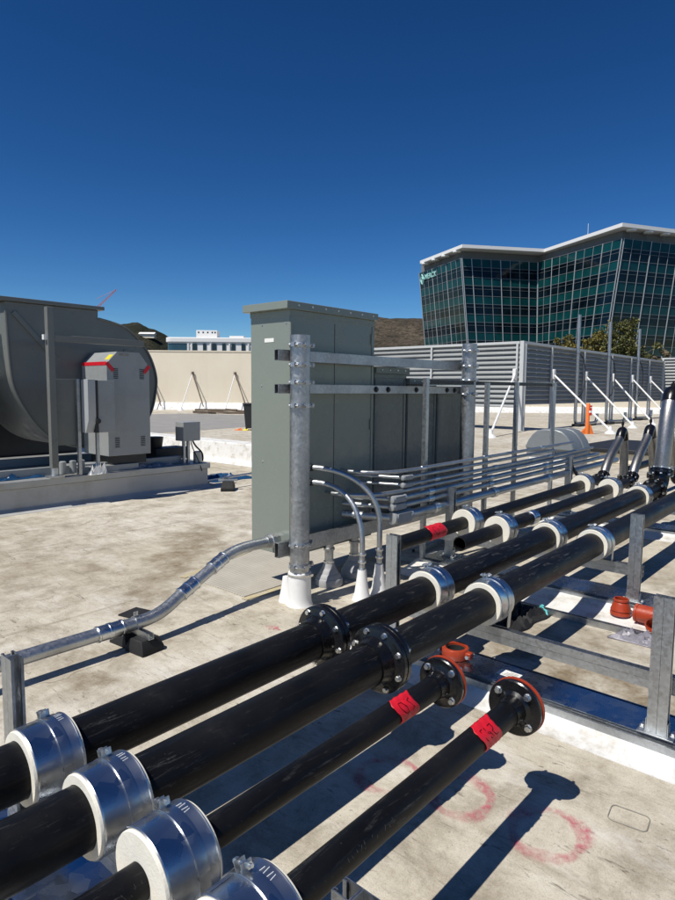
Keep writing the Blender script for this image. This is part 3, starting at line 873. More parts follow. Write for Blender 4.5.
# ------------------------------------------------------------------ big conduit on the ground and its rubber block
CY = 3.41
t = thing('ground_conduit', (-1.5, CY, 0), 'fat galvanised conduit along the roof, bending up into the tall cabinet side', 'conduit')
cr = .041
r0 = bez((1.98, CY, .145), (2.13, CY, .146), (2.2, 3.43, .165), (2.31, 3.45, .215), 10)
r1 = bez((2.72, 3.525, .365), (2.82, 3.545, .405), (2.92, 3.55, .42), (3.08, 3.55, .415), 10)
mb = MB(); mb.tube([(-1.6, CY, .14), (0, CY, .142), (1.0, CY, .144)]+r0+r1+[(3.19, 3.55, .415)], cr, 24); mb.build('conduit_tube', 'conduit', t)
def sleeve(a, d, L, r):
    mb = MB(); d = V(d).normalized(); a = V(a)
    mb.ring([(cr*.98, 0), (r, 0), (r+.003, .004), (r+.003, .012), (r, .016), (r, L*.42), (r+.003, L*.44), (r+.003, L*.56), (r, L*.58), (r, L-.016), (r+.003, L-.012), (r+.003, L-.004), (r, L), (cr*.98, L)], a, d, 28)
    return mb
dr = (r1[0]-r0[-1]).normalized()
sleeve((1.72, CY, .145), X, .17, .047).build('coupling', 'sheet', t)
sleeve(r0[-1]+dr*.03, dr, .15, .047).build('coupling', 'sheet', t)
sleeve(r1[0]-dr*.10, dr, .15, .047).build('coupling', 'sheet', t)
mb = MB(); mb.ring([(cr, 0), (.052, 0), (.052, .04), (.06, .045), (.06, .075), (.052, .08), (.052, .125), (cr, .125)], (3.175, 3.55, .415), X, 8); mb.build('hub_fitting', 'galv_pipe', t)
t = thing('conduit_block', (2.0, CY, 0), 'black wedge-shaped rubber block carrying the fat ground conduit', 'support block')
def wedge(cx, cy, L, W, H, rz=0):
    mb = MB(); R = Matrix.Rotation(rz, 3, 'Z')
    def P(x, y, z): return V((cx, cy, 0))+R @ V((x, y, z))
    a = .62
    lo = [P(-W/2, -L/2, .0), P(W/2, -L/2, 0), P(W/2, L/2, 0), P(-W/2, L/2, 0)]; mid = [P(-W/2, -L/2, H*.35), P(W/2, -L/2, H*.35), P(W/2, L/2, H*.35), P(-W/2, L/2, H*.35)]
    hi = [P(-W/2*.8, -L/2*a, H), P(W/2*.8, -L/2*a, H), P(W/2*.8, L/2*a, H), P(-W/2*.8, L/2*a, H)]
    mb.v = lo+mid+hi
    for k in range(2):
        for i in range(4):
            j = (i+1) % 4; mb.f.append([k*4+i, k*4+j, k*4+4+j, k*4+4+i])
    mb.f += [[3, 2, 1, 0], [8, 9, 10, 11]]
    return mb
wedge(1.98, CY-.095, .17, .16, .085, .1).build('wedge_block', 'rubber', t, bevel=.004)
wedge(1.98, CY+.095, .17, .16, .085, .1).build('wedge_block', 'rubber', t, bevel=.004)
mb = MB(); add_strut(mb, (1.98, CY-.17, .1045), (0, .34, 0), X, Z, False, .036); mb.build('strut_rail', 'galv', t)
mb = MB(); mb.ring([(.0425, -.014), (.046, -.014), (.046, .014), (.0425, .014)], (1.98, CY, .145), X, 24); mb.cbox((1.98, CY, .20), (.028, .006, .04)); mb.lathe([(.005, -.02), (.005, .02)], (1.98, CY, .205), Y, 8); mb.build('conduit_clip', 'galv', t)

# ------------------------------------------------------------------ electrical cabinets, posts and rails
def cabinet(name, x0, x1, y0, y1, z0, z1, mat, label, cap=.055, lip=.03, screws=5):
    t = thing(name, (x0, y0, z0), label, 'cabinet', 'row of electrical cabinets')
    mb = MB(); mb.box((x0, y0, z0), (x1, y1, z1)); b = mb.build('cabinet_body', mat, t, bevel=.004)
    mb = MB(); mb.box((x0-cap, y0-.035, z1+.004), (x1+.012, y1+.03, z1+.007+.055)); mb.build('top_cap', mat, t, bevel=.003)
    mb = MB(); mb.box((x0-.004, y0-.004, z1-.035), (x1+.004, y1+.004, z1+.004)); mb.build('cap_collar', mat, t, bevel=.002)
    # folded corner return and door line
    for xa in (x0+.004, x1-.034):
        mb = MB(); mb.box((xa, y0-.006, z0+.02), (xa+.03, y0, z1-.05)); mb.build('corner_flange', mat, t, bevel=.001)
    mb = MB()
    for i in range(screws):
        x = x0+.06+(x1-x0-.12)*i/(screws-1)
        mb.lathe([(.008, 0), (.008, .003), (.005, .006)], (x, y0-.0355, z1+.036), -Y, 10)
    mb.build('screw_row', 'steel', t)
    return t
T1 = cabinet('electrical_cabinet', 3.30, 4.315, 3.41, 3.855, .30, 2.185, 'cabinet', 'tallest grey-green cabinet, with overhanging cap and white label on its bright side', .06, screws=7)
mb = MB(); mb.box((3.2975, 3.585, 1.955), (3.2995, 3.69, 1.985)); mb.build('name_label', 'label', T1)
mb = MB()
for (yy, zz) in ((3.72, 2.09), (3.73, 1.62), (3.72, 1.02), (3.45, 2.09)): mb.lathe([(.007, 0), (.007, .004)], (3.30, yy, zz), -X, 10)
mb.build('screw', 'steel', T1)
mb = MB(); mb.box((3.80, 3.4072, .34), (3.803, 3.4098, 2.12)); mb.build('door_seam', 'blackmetal', T1)
for zz in (.55, 1.25, 1.98):
    mb = MB(); mb.lathe([(.008, 0), (.008, .09)], (4.275, 3.402, zz), Z, 10); mb.build('hinge', 'cabinet', T1)
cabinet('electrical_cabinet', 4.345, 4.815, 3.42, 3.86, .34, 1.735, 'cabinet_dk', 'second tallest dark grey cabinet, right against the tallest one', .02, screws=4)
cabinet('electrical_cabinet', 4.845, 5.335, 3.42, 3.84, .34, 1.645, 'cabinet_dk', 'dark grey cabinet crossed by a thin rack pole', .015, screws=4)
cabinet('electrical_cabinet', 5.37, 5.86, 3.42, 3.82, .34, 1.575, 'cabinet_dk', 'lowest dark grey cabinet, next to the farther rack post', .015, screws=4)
# door seams on the small ones belong to their bodies
def big_post(x, y, h, label, boot=True):
    t = thing('rack_post', (x, y, 0), label, 'post', 'galvanised pipe posts holding the cabinet rack')
    r = .0725
    mb = MB(); mb.ring([(r, .02), (r, h), (r-.007, h), (r-.007, .02)], (x, y, 0), Z, 40); mb.build('post_tube', 'galv_pipe', t)
    mb = MB(); mb.lathe([(r-.008, h-.03), (r-.008, h-.022)], (x, y, 0), Z, 24); mb.build('post_cap', 'blackmetal', t)
    zs = (h-.07, h-.21, h-.335, h-.50, .46, .30) if boot else (h-.07, h-.22, h-.36, h-.5)
    for z in zs:
        mb = MB(); mb.ring([(r+.0005, -.014), (r+.006, -.014), (r+.0075, -.010), (r+.006, 0), (r+.0075, .010), (r+.006, .014), (r+.0005, .014)], (x, y, z), Z, 36); c = mb.build('hose_band', 'galv', t)
        for (dx, dy) in ((-1, -.25), (.92, -.35), (-.25, -1)):
            mb = MB(); d = V((dx, dy, 0)).normalized(); q = V((x, y, z))+d*(r+.018)
            mb.cbox(q, (.03, .03, .03), Matrix.Rotation(math.atan2(d.y, d.x), 3, 'Z')); tt = V((-d.y, d.x, 0)); mb.lathe([(.011, -.034), (.011, -.022), (.006, -.022), (.006, .04)], q, tt, 8)
            mb.build('band_bolt', 'galv', c)
    if boot:
        mb = MB(); mb.lathe([(.102, 0), (.099, .006), (.091, .025), (.087, .06), (.086, .12), (.085, .245), (.081, .25)], (x, y, 0), Z, 40)
        mb.build('white_boot', 'boot', t)
        mb = MB(); mb.ring([(.087, .225), (.0905, .225), (.0905, .238), (.087, .238)], (x, y, 0), Z, 36); mb.cbox((x+.03, y-.092, .232), (.03, .012, .018)); mb.build('boot_clamp', 'steel', t)
    return t
big_post(3.205, 3.205, 1.98, 'near galvanised pole with many clamps and a white boot at its foot')
big_post(5.60, 3.205, 2.06, 'farther galvanised pole at the end of the cabinet rack', False)
def rail(z0, z1, x0, x1, label, bolts=()):
    t = thing('rack_rail', (x0, 3.33, z0), label, 'rail', 'horizontal rails of the cabinet rack')
    mb = MB(); y0, y1 = 3.290, 3.331; w = .003
    # square tube, open ended so its dark bore shows
    p = [(y0, z0), (y1, z0), (y1, z1), (y0, z1)]
    mb.prism([(y0, z0), (y1, z0), (y1, z0+w), (y0, z0+w)], (x0, 0, 0), Y, Z, (x1-x0, 0, 0)); mb.prism([(y0, z1-w), (y1, z1-w), (y1, z1), (y0, z1)], (x0, 0, 0), Y, Z, (x1-x0, 0, 0))
    mb.prism([(y0, z0+w), (y0+w, z0+w), (y0+w, z1-w), (y0, z1-w)], (x0, 0, 0), Y, Z, (x1-x0, 0, 0)); mb.prism([(y1-w, z0+w), (y1, z0+w), (y1, z1-w), (y1-w, z1-w)], (x0, 0, 0), Y, Z, (x1-x0, 0, 0))
    b = mb.build('rail_tube', 'galv_pipe', t)
    mb = MB(); mb.box((x0+.03, y0+w+.001, z0+w+.001), (x0+.032, y1-w-.001, z1-w-.001)); mb.build('end_plug', 'rubber', t)
    if bolts:
        for x in bolts:
            mb = MB(); mb.lathe([(.026, 0), (.026, .004), (.015, .004), (.015, .018)], (x, y0, (z0+z1)/2), -Y, 14); mb.build('rail_bolt', 'blackmetal', t)
    return t
rail(1.80, 1.878, 3.07, 5.70, 'topmost rail of the cabinet rack')
rail(1.565, 1.632, 3.07, 5.70, 'middle rail of the cabinet rack studded with dark bolts', (4.20, 4.37, 4.80, 4.98, 5.33, 5.47))
rail(.36, .47, 3.07, 5.70, 'bottom rail of the rack, under the cabinets')
# white cone boot behind the near pole
mb = MB(); mb.lathe([(.06, 0), (.056, .02), (.042, .09), (.032, .16), (.028, .19)], (3.185, 3.325, 0), Z, 28); tag(mb.build('pipe_boot', 'boot', origin=(3.17, 3.36, 0)), 'small white cone boot tucked behind the near pole', 'pipe boot')
# grey bell boots under the cabinet
def bell(x, y, label):
    t = thing('bell_boot', (x, y, 0), label, 'pipe boot', 'grey bell boots under the tallest cabinet')
    mb = MB(); mb.lathe([(.108, 0), (.112, .010), (.112, .052), (.108, .062), (.101, .066), (.099, .074), (.093, .088), (.084, .100), (.079, .103), (.076, .110), (.069, .126), (.060, .140), (.056, .143), (.053, .152), (.046, .172), (.041, .195), (.040, .20)], (x, y, 0), Z, 36); mb.build('boot', simple('grey_boot', (.36, .365, .37), .6, 0, .05, 12), t)
    mb = MB(); mb.lathe([(.036, .19), (.036, .36)], (x, y, 0), Z, 24); mb.lathe([(.042, .29), (.046, .293), (.046, .31), (.042, .313)], (x, y, 0), Z, 24); mb.build('pipe_stub', 'galv_pipe', t)
    mb = MB(); mb.ring([(.041, .188), (.045, .188), (.045, .2), (.041, .2)], (x, y, 0), Z, 24); mb.build('boot_band', 'steel', t)
bell(3.70, 3.36, 'grey ribbed bell boot nearest the clamped pole')
bell(4.02, 3.36, 'grey ribbed bell boot farther under the tallest cabinet')
# two curved conduits dropping to white cones
def curved(x0, z0, x1, y1, zc, label):
    t = thing('curved_conduit', (x1, y1, 0), label, 'conduit', 'curved conduits from the cabinet face to the roof')
    p = [(x0, 3.415, z0), (x0+.02, 3.36, z0)]+bez((x0+.03, 3.34, z0), (x0+.12, 3.15, z0-.01), (x1, y1+.02, z0-.12), (x1, y1, z0-.42), 18)+[(x1, y1, .20)]
    mb = MB(); mb.tube(p, .0215, 16); mb.build('conduit_tube', 'conduit', t)
    mb = MB(); mb.lathe([(.03, 0), (.03, .03), (.026, .034), (.026, .05)], (x0, 3.41, z0), -Y, 12); mb.build('lock_nut', 'blackmetal', t)
    mb = MB(); mb.lathe([(.075, 0), (.072, .01), (.055, .06), (.036, .20), (.032, zc)], (x1, y1, 0), Z, 28); mb.build('white_cone', 'boot', t)
    for z in (zc-.012, zc+.05, zc+.11):
        mb = MB(); mb.lathe([(.029, 0), (.031, .003), (.031, .016), (.029, .02)], (x1, y1, z), Z, 16); mb.build('coupling', 'steel', t)
curved(3.50, .985, 3.80, 2.92, .235, 'upper curved conduit, its white cone beside the strut post')
curved(3.50, .868, 3.60, 2.93, .235, 'lower curved conduit, its white cone nearer the clamped pole')

# ------------------------------------------------------------------ conduit bundle and its rack
def bundle(k, y, z, x0, x1, r, mode, label, loop=None):
    t = thing('rack_conduit', (x0, y, z-r), label, 'conduit', 'horizontal conduits on the rack')
    if mode == 'bend':
        p = [(x0-.12, 3.42, z), (x0-.12, 3.36, z)]+bez((x0-.12, 3.34, z), (x0-.10, y+.08, z), (x0+.10, y, z), (x0+.42, y, z+.004), 12)
    else: p = [(x0+.09, y, z)]
    end = [(x1, y, z+.008*(x1-x0))]
    if loop:
        xe = x1; zz = z+.008*(x1-x0)
        end = [(xe-.1, y, zz)]+bez((xe-.06, y, zz), (xe+.12, y, zz), (xe+.12, y+.02, zz-.085), (xe-.06, y+.02, zz-.085), 10)+[(xe-1.6, y+.02, zz-.1)]
    mb = MB(); mb.tube(p+end, r, 14); mb.build('conduit_tube', 'conduit', t)
    if mode == 'box':
        L = .14 if r < .02 else (.19 if r < .03 else .26); R = r*1.35 if r < .03 else r*1.32
        # conduit body: capsule with a flat cover, lock nut and stub to the cabinet
        mb = MB(); mb.lathe([(R*.6, -.004), (R*.92, .0), (R, .012), (R, L*.75), (R*1.12, L*.8), (R*1.12, L*.93), (R*.8, L)], (x0-L+.1, y, z), X, 20); b = mb.build('conduit_body', 'castgrey', t)
        mb = MB(); mb.cbox((x0-L*.5+.09, y-R*.95, z), (L*.72, .006, R*1.5)); mb.build('body_cover', 'castgrey', b, bevel=.002)
        mb = MB(); mb.tube([(x0-L+.13, y+R*.4, z), (x0-L+.06, 3.2, z), (x0-L-.02, 3.42, z)], r*.85, 12); mb.build('stub', 'conduit', t)
    for xx in (x0+.45, x0+1.55, x0+2.9):
        if xx < x1-.2 and (r > .02 or k % 2):
            mb = MB(); mb.lathe([(r*1.05, 0), (r*1.28, .004), (r*1.28, .07), (r*1.05, .074)], (xx, y, z+.008*(xx-x0)), X, 14); mb.build('coupling', 'steel', t)
    return t
bundle(1, 3.0, .922, 4.02, 7.9, .0165, 'bend', 'topmost thin conduit curving out of the dark cabinet')
bundle(2, 3.0, .868, 4.24, 7.3, .0165, 'box', 'second thin conduit down, with a small cast body', loop=True)
bundle(3, 3.0, .806, 4.24, 8.6, .0165, 'box', 'third thin conduit down, with a small cast body')
bundle(4, 3.0, .757, 3.84, 8.4, .0175, 'bend', 'thin conduit curving out of the cabinet just above the bigger cast bodies')
bundle(5, 3.0, .703, 4.14, 8.8, .025, 'box', 'medium conduit with a cast body, upper of the medium two')
bundle(6, 3.0, .640, 4.14, 9.2, .025, 'box', 'medium conduit with a cast body, lower of the medium two')
bundle(7, 3.0, .548, 4.22, 9.6, .041, 'box', 'fattest horizontal conduit with a large cast body, lowest on the rack')
def rack_pole(x, y, z1, label, dbl=False):
    t = thing('rack_pole', (x, y, 0), label, 'pole', 'strut poles of the conduit rack')
    mb = MB(); add_strut(mb, (x, y, .044), (0, 0, z1-.044), X, Y, dbl); mb.build('strut', 'galv', t)
    mb = MB(); add_strut(mb, (x, y-.3, .0225), (0, .62, 0), X, Z, False); mb.build('foot_strut', 'galv', t)
    mb = MB()
    for i in range(9): mb.box((x-.022, y-.024-.042*dbl, .50+.062*i), (x+.022, y-.021-.042*dbl, .512+.062*i))
    mb.build('strut_clip', 'galv', t)
    return t
rack_pole(4.72, 3.13, 1.705, 'slim rack pole standing in front of the dark cabinets')
rack_pole(5.72, 3.06, 1.675, 'rack pole beside the farther galvanised pole')
rack_pole(6.50, 3.12, 1.69, 'rack pole between the farther pole and the vent hood')
rack_pole(7.52, 3.12, 1.69, 'rack pole in front of the vent hood')
t = thing('rack_crossbar', (4.74, 3.10, 1.62), 'perforated horizontal crossbar linking the rack poles', 'crossbar')
mb = MB(); add_strut(mb, (4.76, 3.155, 1.655), (2.9, 0, 0.03), Z, -Y, False, .034); mb.build('strut', 'galv', t)
mb = MB()
for i in range(48): mb.cbox((4.82+i*.058, 3.1365, 1.656+i*.0006), (.032, .003, .013))
mb.box((4.80, 3.1355, 1.654), (7.58, 3.1362, 1.690)); mb.build('perforation_strip', 'blackmetal', t)
t = thing('base_strut', (4.9, 3.3, 0), 'long strut lying on the roof under the conduit rack', 'strut rail')
mb = MB(); add_strut(mb, (5.0, 3.42, .0215), (3.9, 0, 0), Y, Z, False); mb.build('strut', 'galv', t)
# cables drooping from the hood to the pipe
for i, (a, b_, lab) in enumerate((((7.76, 2.98, .76), (8.0, 2.75, .52), 'black cable drooping to the pipe end, nearer the strut post'), ((7.76, 2.96, .72), (8.1, 2.78, .46), 'black cable drooping to the pipe end, nearer the hose'))):
    mb = MB(); a = V(a); b_ = V(b_); mb.tube(bez(a, a+V((.05, -.05, -.25)), b_+V((-.15, .1, .02)), b_, 12), .016, 8)
    tag(mb.build('cable', 'rubber', origin=a), lab, 'cable')

# ------------------------------------------------------------------ fan with plinth
PL = thing('fan_plinth', (-2, 8.2, 0), 'pale membrane-covered plinth under the big grey fan', 'plinth')
mb = MB(); mb.prism([(8.06, 0), (8.14, .02), (8.20, .06), (8.20, .31), (12.2, .31), (12.2, 0)], (-2.5, 0, 0), Y, Z, (8.60, 0, 0)); mb.build('curb', simple('plinth_membrane', (.42, .42, .405), .6, 0, .06, 2, .3, 9, dirt=((.30, .28, .24), .6)), PL, bevel=.012)
mb = MB(); mb.box((-2.52, 8.17, .313), (6.13, 12.22, .40)); mb.build('sheet_cap', simple('grey_cap_flashing', (.40, .41, .405), .42, .4, .07, 2.5, .05, 8, dirt=((.28, .27, .24), .6)), PL, bevel=.006)
mb = MB(); mb.box((2.3, 8.42, .403), (5.75, 8.50, .52)); mb.box((2.3, 9.7, .403), (5.75, 9.78, .52)); mb.build('steel_skid', 'fanlt', PL, bevel=.004)
FAN = thing('centrifugal_fan', (4.2, 8.5, .4), 'huge dark grey round-bellied fan housing on the plinth', 'fan')
fy0, fy1 = 9.0, 10.4
cx, cz, R = 4.30, 1.72, 1.06
def scroll_poly():
    # spiral casing: right side round, flat outlet collar on top, belly falling away at lower left
    ctrl = [(4.718, 2.62), (5.106, 2.541), (5.30, 2.42), (5.455, 2.27), (5.57, 2.11), (5.648, 1.929), (5.69, 1.74), (5.674, 1.542), (5.599, 1.24), (5.44, 1.00), (5.20, .82), (4.9, .72), (4.6, .69), (4.317, .719), (4.1, .785), (3.927, .88), (3.77, 1.03), (3.648, 1.202), (3.53, 1.42), (3.454, 1.643), (3.425, 1.95), (3.41, 2.3), (3.40, 2.74)]
    pts = []
    n = len(ctrl)
    for i in range(n-1):
        p0, p1, p2, p3 = (V(ctrl[max(0, min(n-1, q))]) for q in (i-1, i, i+1, i+2))
        for k in range(3):
            t = k/3; a = .5*((2*p1)+(p2-p0)*t+(2*p0-5*p1+4*p2-p3)*t*t+(3*p1-p0-3*p2+p3)*t**3)
            pts.append((a.x, a.y))
    return pts+[(3.40, 2.74), (4.722, 2.74)]
sp = scroll_poly()
mb = MB(); mb.prism(sp, (0, fy0, 0), X, Z, (0, fy1-fy0, 0)); mb.build('scroll_casing', 'fan', FAN, bevel=.01)
mb = MB(); mb.box((3.30, fy0-.05, 2.742), (4.80, fy1+.05, 2.795)); mb.build('outlet_flange', 'fan', FAN, bevel=.004)
mb = MB(); pp = sp
q = [V((p[0], fy0-.012, p[1])) for p in sp[:66]]
mb.tube(q, .016, 8); mb.build('rim_bead', 'fan', FAN)
# box added out of view left of the fan, to shade its belly
mb = MB(); mb.box((.2, 9.25, .9), (2.9, 10.6, 3.1)); mb.build('shade_box', 'fan', FAN, bevel=.01)
# stiffener frame in front
mb = MB(); mb.box((3.60, 8.18, .53), (3.685, 8.265, 2.62)); mb.build('frame_leg', 'fan', FAN, bevel=.004)
mb = MB(); mb.box((3.688, 8.19, 2.185), (4.99, 8.26, 2.27)); mb.build('frame_beam', 'fan', FAN, bevel=.004)
mb = MB(); mb.box((5.12, 8.99, .53), (5.20, 9.07, 2.183)); mb.build('frame_leg', 'fan', FAN, bevel=.004)
mb = MB(); mb.bar((3.5, fy0-.015, 2.6), (4.05, fy0-.015, 2.0), .02, .06); mb.build('diagonal_stiffener', 'fan', FAN)
mb = MB(); mb.box((3.556, 8.20, 2.20), (3.599, 8.25, 2.265)); mb.build('beam_bolt', 'white', FAN)
mb = MB(); mb.box((3.70, 8.26, .82), (4.03, 8.285, 1.70)); mb.build('guard_panel', 'fan', FAN, bevel=.003)
for x in (3.65,):
    mb = MB(); mb.box((x-.09, 8.14, .403), (x+.09, 8.32, .43)); mb.lathe([(.05, 0), (.05, .1)], (x, 8.23, .43), Z, 16); mb.build('spring_mount', 'galv', FAN)
for x in (3.79, 3.93, 4.05):
    mb = MB(); mb.lathe([(.045, 0), (.045, .16), (.03, .17)], (x, 8.3, .43), Z, 16); mb.build('isolator', 'fanlt', FAN)
# motor cover with sloped shoulders, red tape and slots
MC = thing('motor_cover', (4.43, 8.25, .5), 'light grey motor cover with sloped shoulders and red tape lines in front of the fan', 'motor cover')
x0, x1 = 4.43, 5.10
pr = [(x0, .62), (x1, .62), (x1, 1.905), (x1-.155, 2.10), (x0+.165, 2.10), (x0, 1.935)]
pr2 = [(x0, .62), (x1, .62), (x1, 1.905), (x1-.155, 2.10), (x0+.165, 2.10), (x0, 1.935)]
mb = MB(); mb.prism(pr, (0, 8.25, 0), X, Z, (0, .72, 0)); body = mb.build('cover_shell', 'fanlt', MC, bevel=.004)
mb = MB(); mb.bar((x0-.002, 8.252, 1.93), (x0-.002, 8.97, 1.93), .004, .05); mb.bar((x0-.003, 8.246, 1.94), (x0+.10, 8.246, 1.83), .004, .055); mb.build('red_tape_line', 'red', MC)
mb = MB(); mb.bar((x1+.003, 8.246, 1.91), (x1-.09, 8.246, 1.81), .004, .055)
mb.build('red_tape_line', 'red', MC)
mb = MB(); M = Matrix.Rotation(-PI/4, 3, 'Y'); mb.cbox((x0+.085, 8.33, 2.022), (.10, .12, .004), M); mb.build('warning_sticker', 'yellow', MC)
mb = MB(); mb.bar((x0+.2, 8.247, 2.06), (x0+.34, 8.247, 2.06), .003, .03); mb.build('name_sticker', 'scuff', MC)
mb = MB()
for (xx, zz) in ((x0+.10, 1.72), (x1-.16, 1.72), (x0+.10, .74), (x1-.16, .74)):
    for i in range(7): mb.box((xx, 8.244, zz+i*.022), (xx+.07, 8.2495, zz+i*.022+.009))
mb.build('louver_slots', 'blackmetal', MC)
mb = MB(); mb.box((4.0, 8.26, .403), (4.9, 8.9, .49)); mb.build('base_frame', 'fanlt', MC, bevel=.003)
mb = MB(); mb.box((4.5, 8.30, .49), (5.05, 8.9, .615)); mb.build('motor_base', 'blackmetal', MC)
# disconnect panel on two strut legs
DP = thing('control_panel', (4.05, 8.1, .4), 'narrow pale control panel on strut legs beside the motor cover', 'control panel')
mb = MB(); mb.prism([(8.02, 1.70), (8.20, 1.70), (8.20, .98), (8.10, .98), (8.02, 1.15)], (4.03, 0, 0), Y, Z, (.11, 0, 0)); mb.build('panel_box', 'panel', DP, bevel=.004)
mb = MB(); mb.box((4.142, 8.03, .98), (4.18, 8.20, 1.69)); mb.lathe([(.035, 0), (.035, .03)], (4.165, 8.03, 1.14), -Y, 16); mb.build('panel_hatch', 'blackmetal', DP, bevel=.003)
mb = MB(); mb.box((4.182, 8.05, .98), (4.43, 8.20, 1.69)); mb.build('rear_box', 'fanlt', DP, bevel=.004)
for xx in (3.99, 4.25):
    mb = MB(); add_strut(mb, (xx, 8.22, .403), (0, 0, 1.3 if xx < 4.1 else .58), X, Y, False); mb.build('leg', 'galv', DP)
crumple('paper_scrap', (4.20, 8.12, .405), (.28, .10, .20), 'label', 'crumpled white paper at the foot of the control panel', 'paper', 41, 10)
# small junction box
JB = thing('junction_box', (5.85, 8.35, .4), 'small square grey junction box on thin legs at the plinth corner', 'junction box')
mb = MB(); mb.box((5.70, 8.28, .76), (6.02, 8.50, 1.06)); mb.build('box_body', 'fanlt', JB, bevel=.005)
for xx in (5.76, 5.84):
    mb = MB(); add_strut(mb, (xx, 8.36, .403), (0, 0, .357), X, Y, False); mb.build('leg', 'galv', JB)
mb = MB(); mb.lathe([(.07, 0), (.07, .17), (.055, .18)], (6.0, 8.33, .403), Z, 20); mb.build('isolator_can', 'galv_pipe', JB)
mb = MB(); mb.tube(bez((5.9, 8.32, .76), (5.92, 8.25, .6), (6.08, 8.25, .62), (6.07, 8.3, .42), 10), .014, 8); mb.tube(bez((5.85, 8.30, .76), (5.84, 8.24, .6), (5.92, 8.2, .5), (5.95, 8.155, .28), 10), .008, 8); mb.build('flex_cord', 'rubber', JB)
mb = MB(); mb.box((1.0, 11.2, .403), (5.4, 12.1, 1.25)); mb.box((1.4, 11.3, 1.25), (3.2, 12.0, 1.6)); tag(mb.build('motor_skid', 'blackmetal', origin=(3, 11.5, .4), bevel=.02), 'long dark machinery block on the plinth behind the fan belly', 'equipment')
mb = MB(); mb.box((5.5, 8.75, .43), (6.12, 9.1, .62)); mb.lathe([(.1, 0), (.13, .2)], (5.62, 8.95, .6), Z, 12); tag(mb.build('equipment_base', 'blackmetal', origin=(5.6, 8.7, .4), bevel=.01), 'low black equipment lump on the plinth behind the junction box', 'equipment')
crumple('plastic_sheet', (5.15, 8.32, .40), (.8, .16, .06), 'bag', 'clear crumpled wrap along the plinth edge', 'plastic sheet', 21)
crumple('plastic_sheet', (3.3, 8.5, .40), (.7, .3, .07), 'tarp', 'dark blue wrap in the shade under the fan belly', 'plastic sheet', 23)

# small conduit run on a second rubber block near the plinth
t = thing('conduit_block', (6.15, 7.75, 0), 'small black rubber block near the plinth corner', 'support block')
wedge(6.15, 7.75, .36, .2, .14, -.75).build('wedge_block', 'rubber', t, bevel=.005)
mb = MB(); add_strut(mb, (6.05, 7.86, .16), (.2, -.22, 0), V((.73, .67, 0)), Z, False, .034); mb.build('strut_rail', 'galv', t)
for (a, b_, lab) in (((6.1, 7.8, .19), (9.6, 8.3, .2), 'thin pipe resting on the small rubber block'), ((5.9, 8.5, .03), (9.3, 9.1, .03), 'thin pipe lying on the roof beside the tarp')):
    mb = MB(); mb.tube([a, b_], .018, 10); tag(mb.build('roof_pipe', 'conduit', origin=a), lab, 'pipe')

# ------------------------------------------------------------------ far roof: curb, hood, hatch, bin, boards
t = thing('roof_curb', (8.4, 6, 0), 'low white curb crossing the roof behind the fan plinth', 'curb')
mb = MB(); mb.prism([(8.22, 0), (8.36, .10), (8.40, .44), (8.75, .46), (8.8, 0)], (0, 6.0, 0), X, Z, (0, 11, 0)); mb.build('curb_body', 'membrane', t, bevel=.02)
t = thing('vent_hood', (13.0, 5.3, 0), 'rounded light grey vent hood with ribbed end on the roof', 'vent hood')
hx, hy = 12.9, 5.2
mb = MB(); mb.box((hx-.42, hy-.46, 0), (hx+.42, hy+.46, .27)); mb.build('hood_curb', 'membrane', t, bevel=.015)
mb = MB(); mb.box((hx-.46, hy-.50, .272), (hx+.46, hy+.50, .44)); mb.build('hood_throat', 'hood', t, bevel=.008)
# barrel-roofed hood, its axis across the pipes, folded from ribbed panels
prof = [(-.70, .40), (-.70, .45), (-.62, .58), (-.50, .70), (-.36, .785), (-.18, .82), (.18, .82), (.36, .785), (.50, .70), (.62, .58), (.70, .45), (.70, .40)]
u = V((1, .0, 0)); w = V((0, 1, 0))
for i, (s_, ln, k) in enumerate(((-.52, .38, 1.0), (-.14, .20, .97), (.06, .20, 1.0), (.26, .20, .97))):
    pp = [(a*k*.72, .40+(b-.40)*(k if i else 1)) for a, b in prof]
    mb = MB(); mb.prism(pp, V((hx, hy, 0))+u*(s_+.001*i), w, Z, u*ln); mb.build('hood_shell', 'hood', t, bevel=.025)
t = thing('roof_hatch', (15.5, 5, 0), 'low dark-topped metal hatch behind the steel hoses', 'roof hatch')
mb = MB(); mb.box((14.4, 3.6, 0), (17.3, 5.4, .24)); mb.build('hatch_curb', 'wall', t, bevel=.02)
mb = MB(); mb.box((14.3, 3.5, .243), (17.4, 5.5, .33)); mb.build('hatch_lid', 'blackmetal', t, bevel=.01)  # dark lid colour stands in for sky mirrored in the sheet metal

t = thing('rubbish_bin', (15.65, 18.45, 0), 'tall black wheeled bin beside the tallest cabinet, far across the roof', 'bin')
M = Matrix.Rotation(math.radians(-48), 3, 'Z')
bc = V((15.75, 18.35, 0))
mb = MB(); lo = [(-.22, -.24), (.22, -.24), (.22, .24), (-.22, .24)]; hi = [(-.29, -.32), (.29, -.32), (.29, .32), (-.29, .32)]
mb.v = [bc+M @ V((a, b, .08)) for a, b in lo]+[bc+M @ V((a, b, .98)) for a, b in hi]
mb.f = [[3, 2, 1, 0], [4, 5, 6, 7]]+[[i, (i+1) % 4, (i+1) % 4+4, i+4] for i in range(4)]
mb.build('bin_body', 'bin', t, bevel=.015)
mb = MB(); mb.cbox(bc+V((0, 0, 1.01)), (.64, .70, .05), M); mb.build('lid', 'bin', t, bevel=.015)
for s in (-1, 1):
    mb = MB(); mb.lathe([(.1, -.03), (.1, .03)], bc+M @ V((s*.24, .26, .10)), M @ X, 20); mb.build('wheel', 'rubber', t)
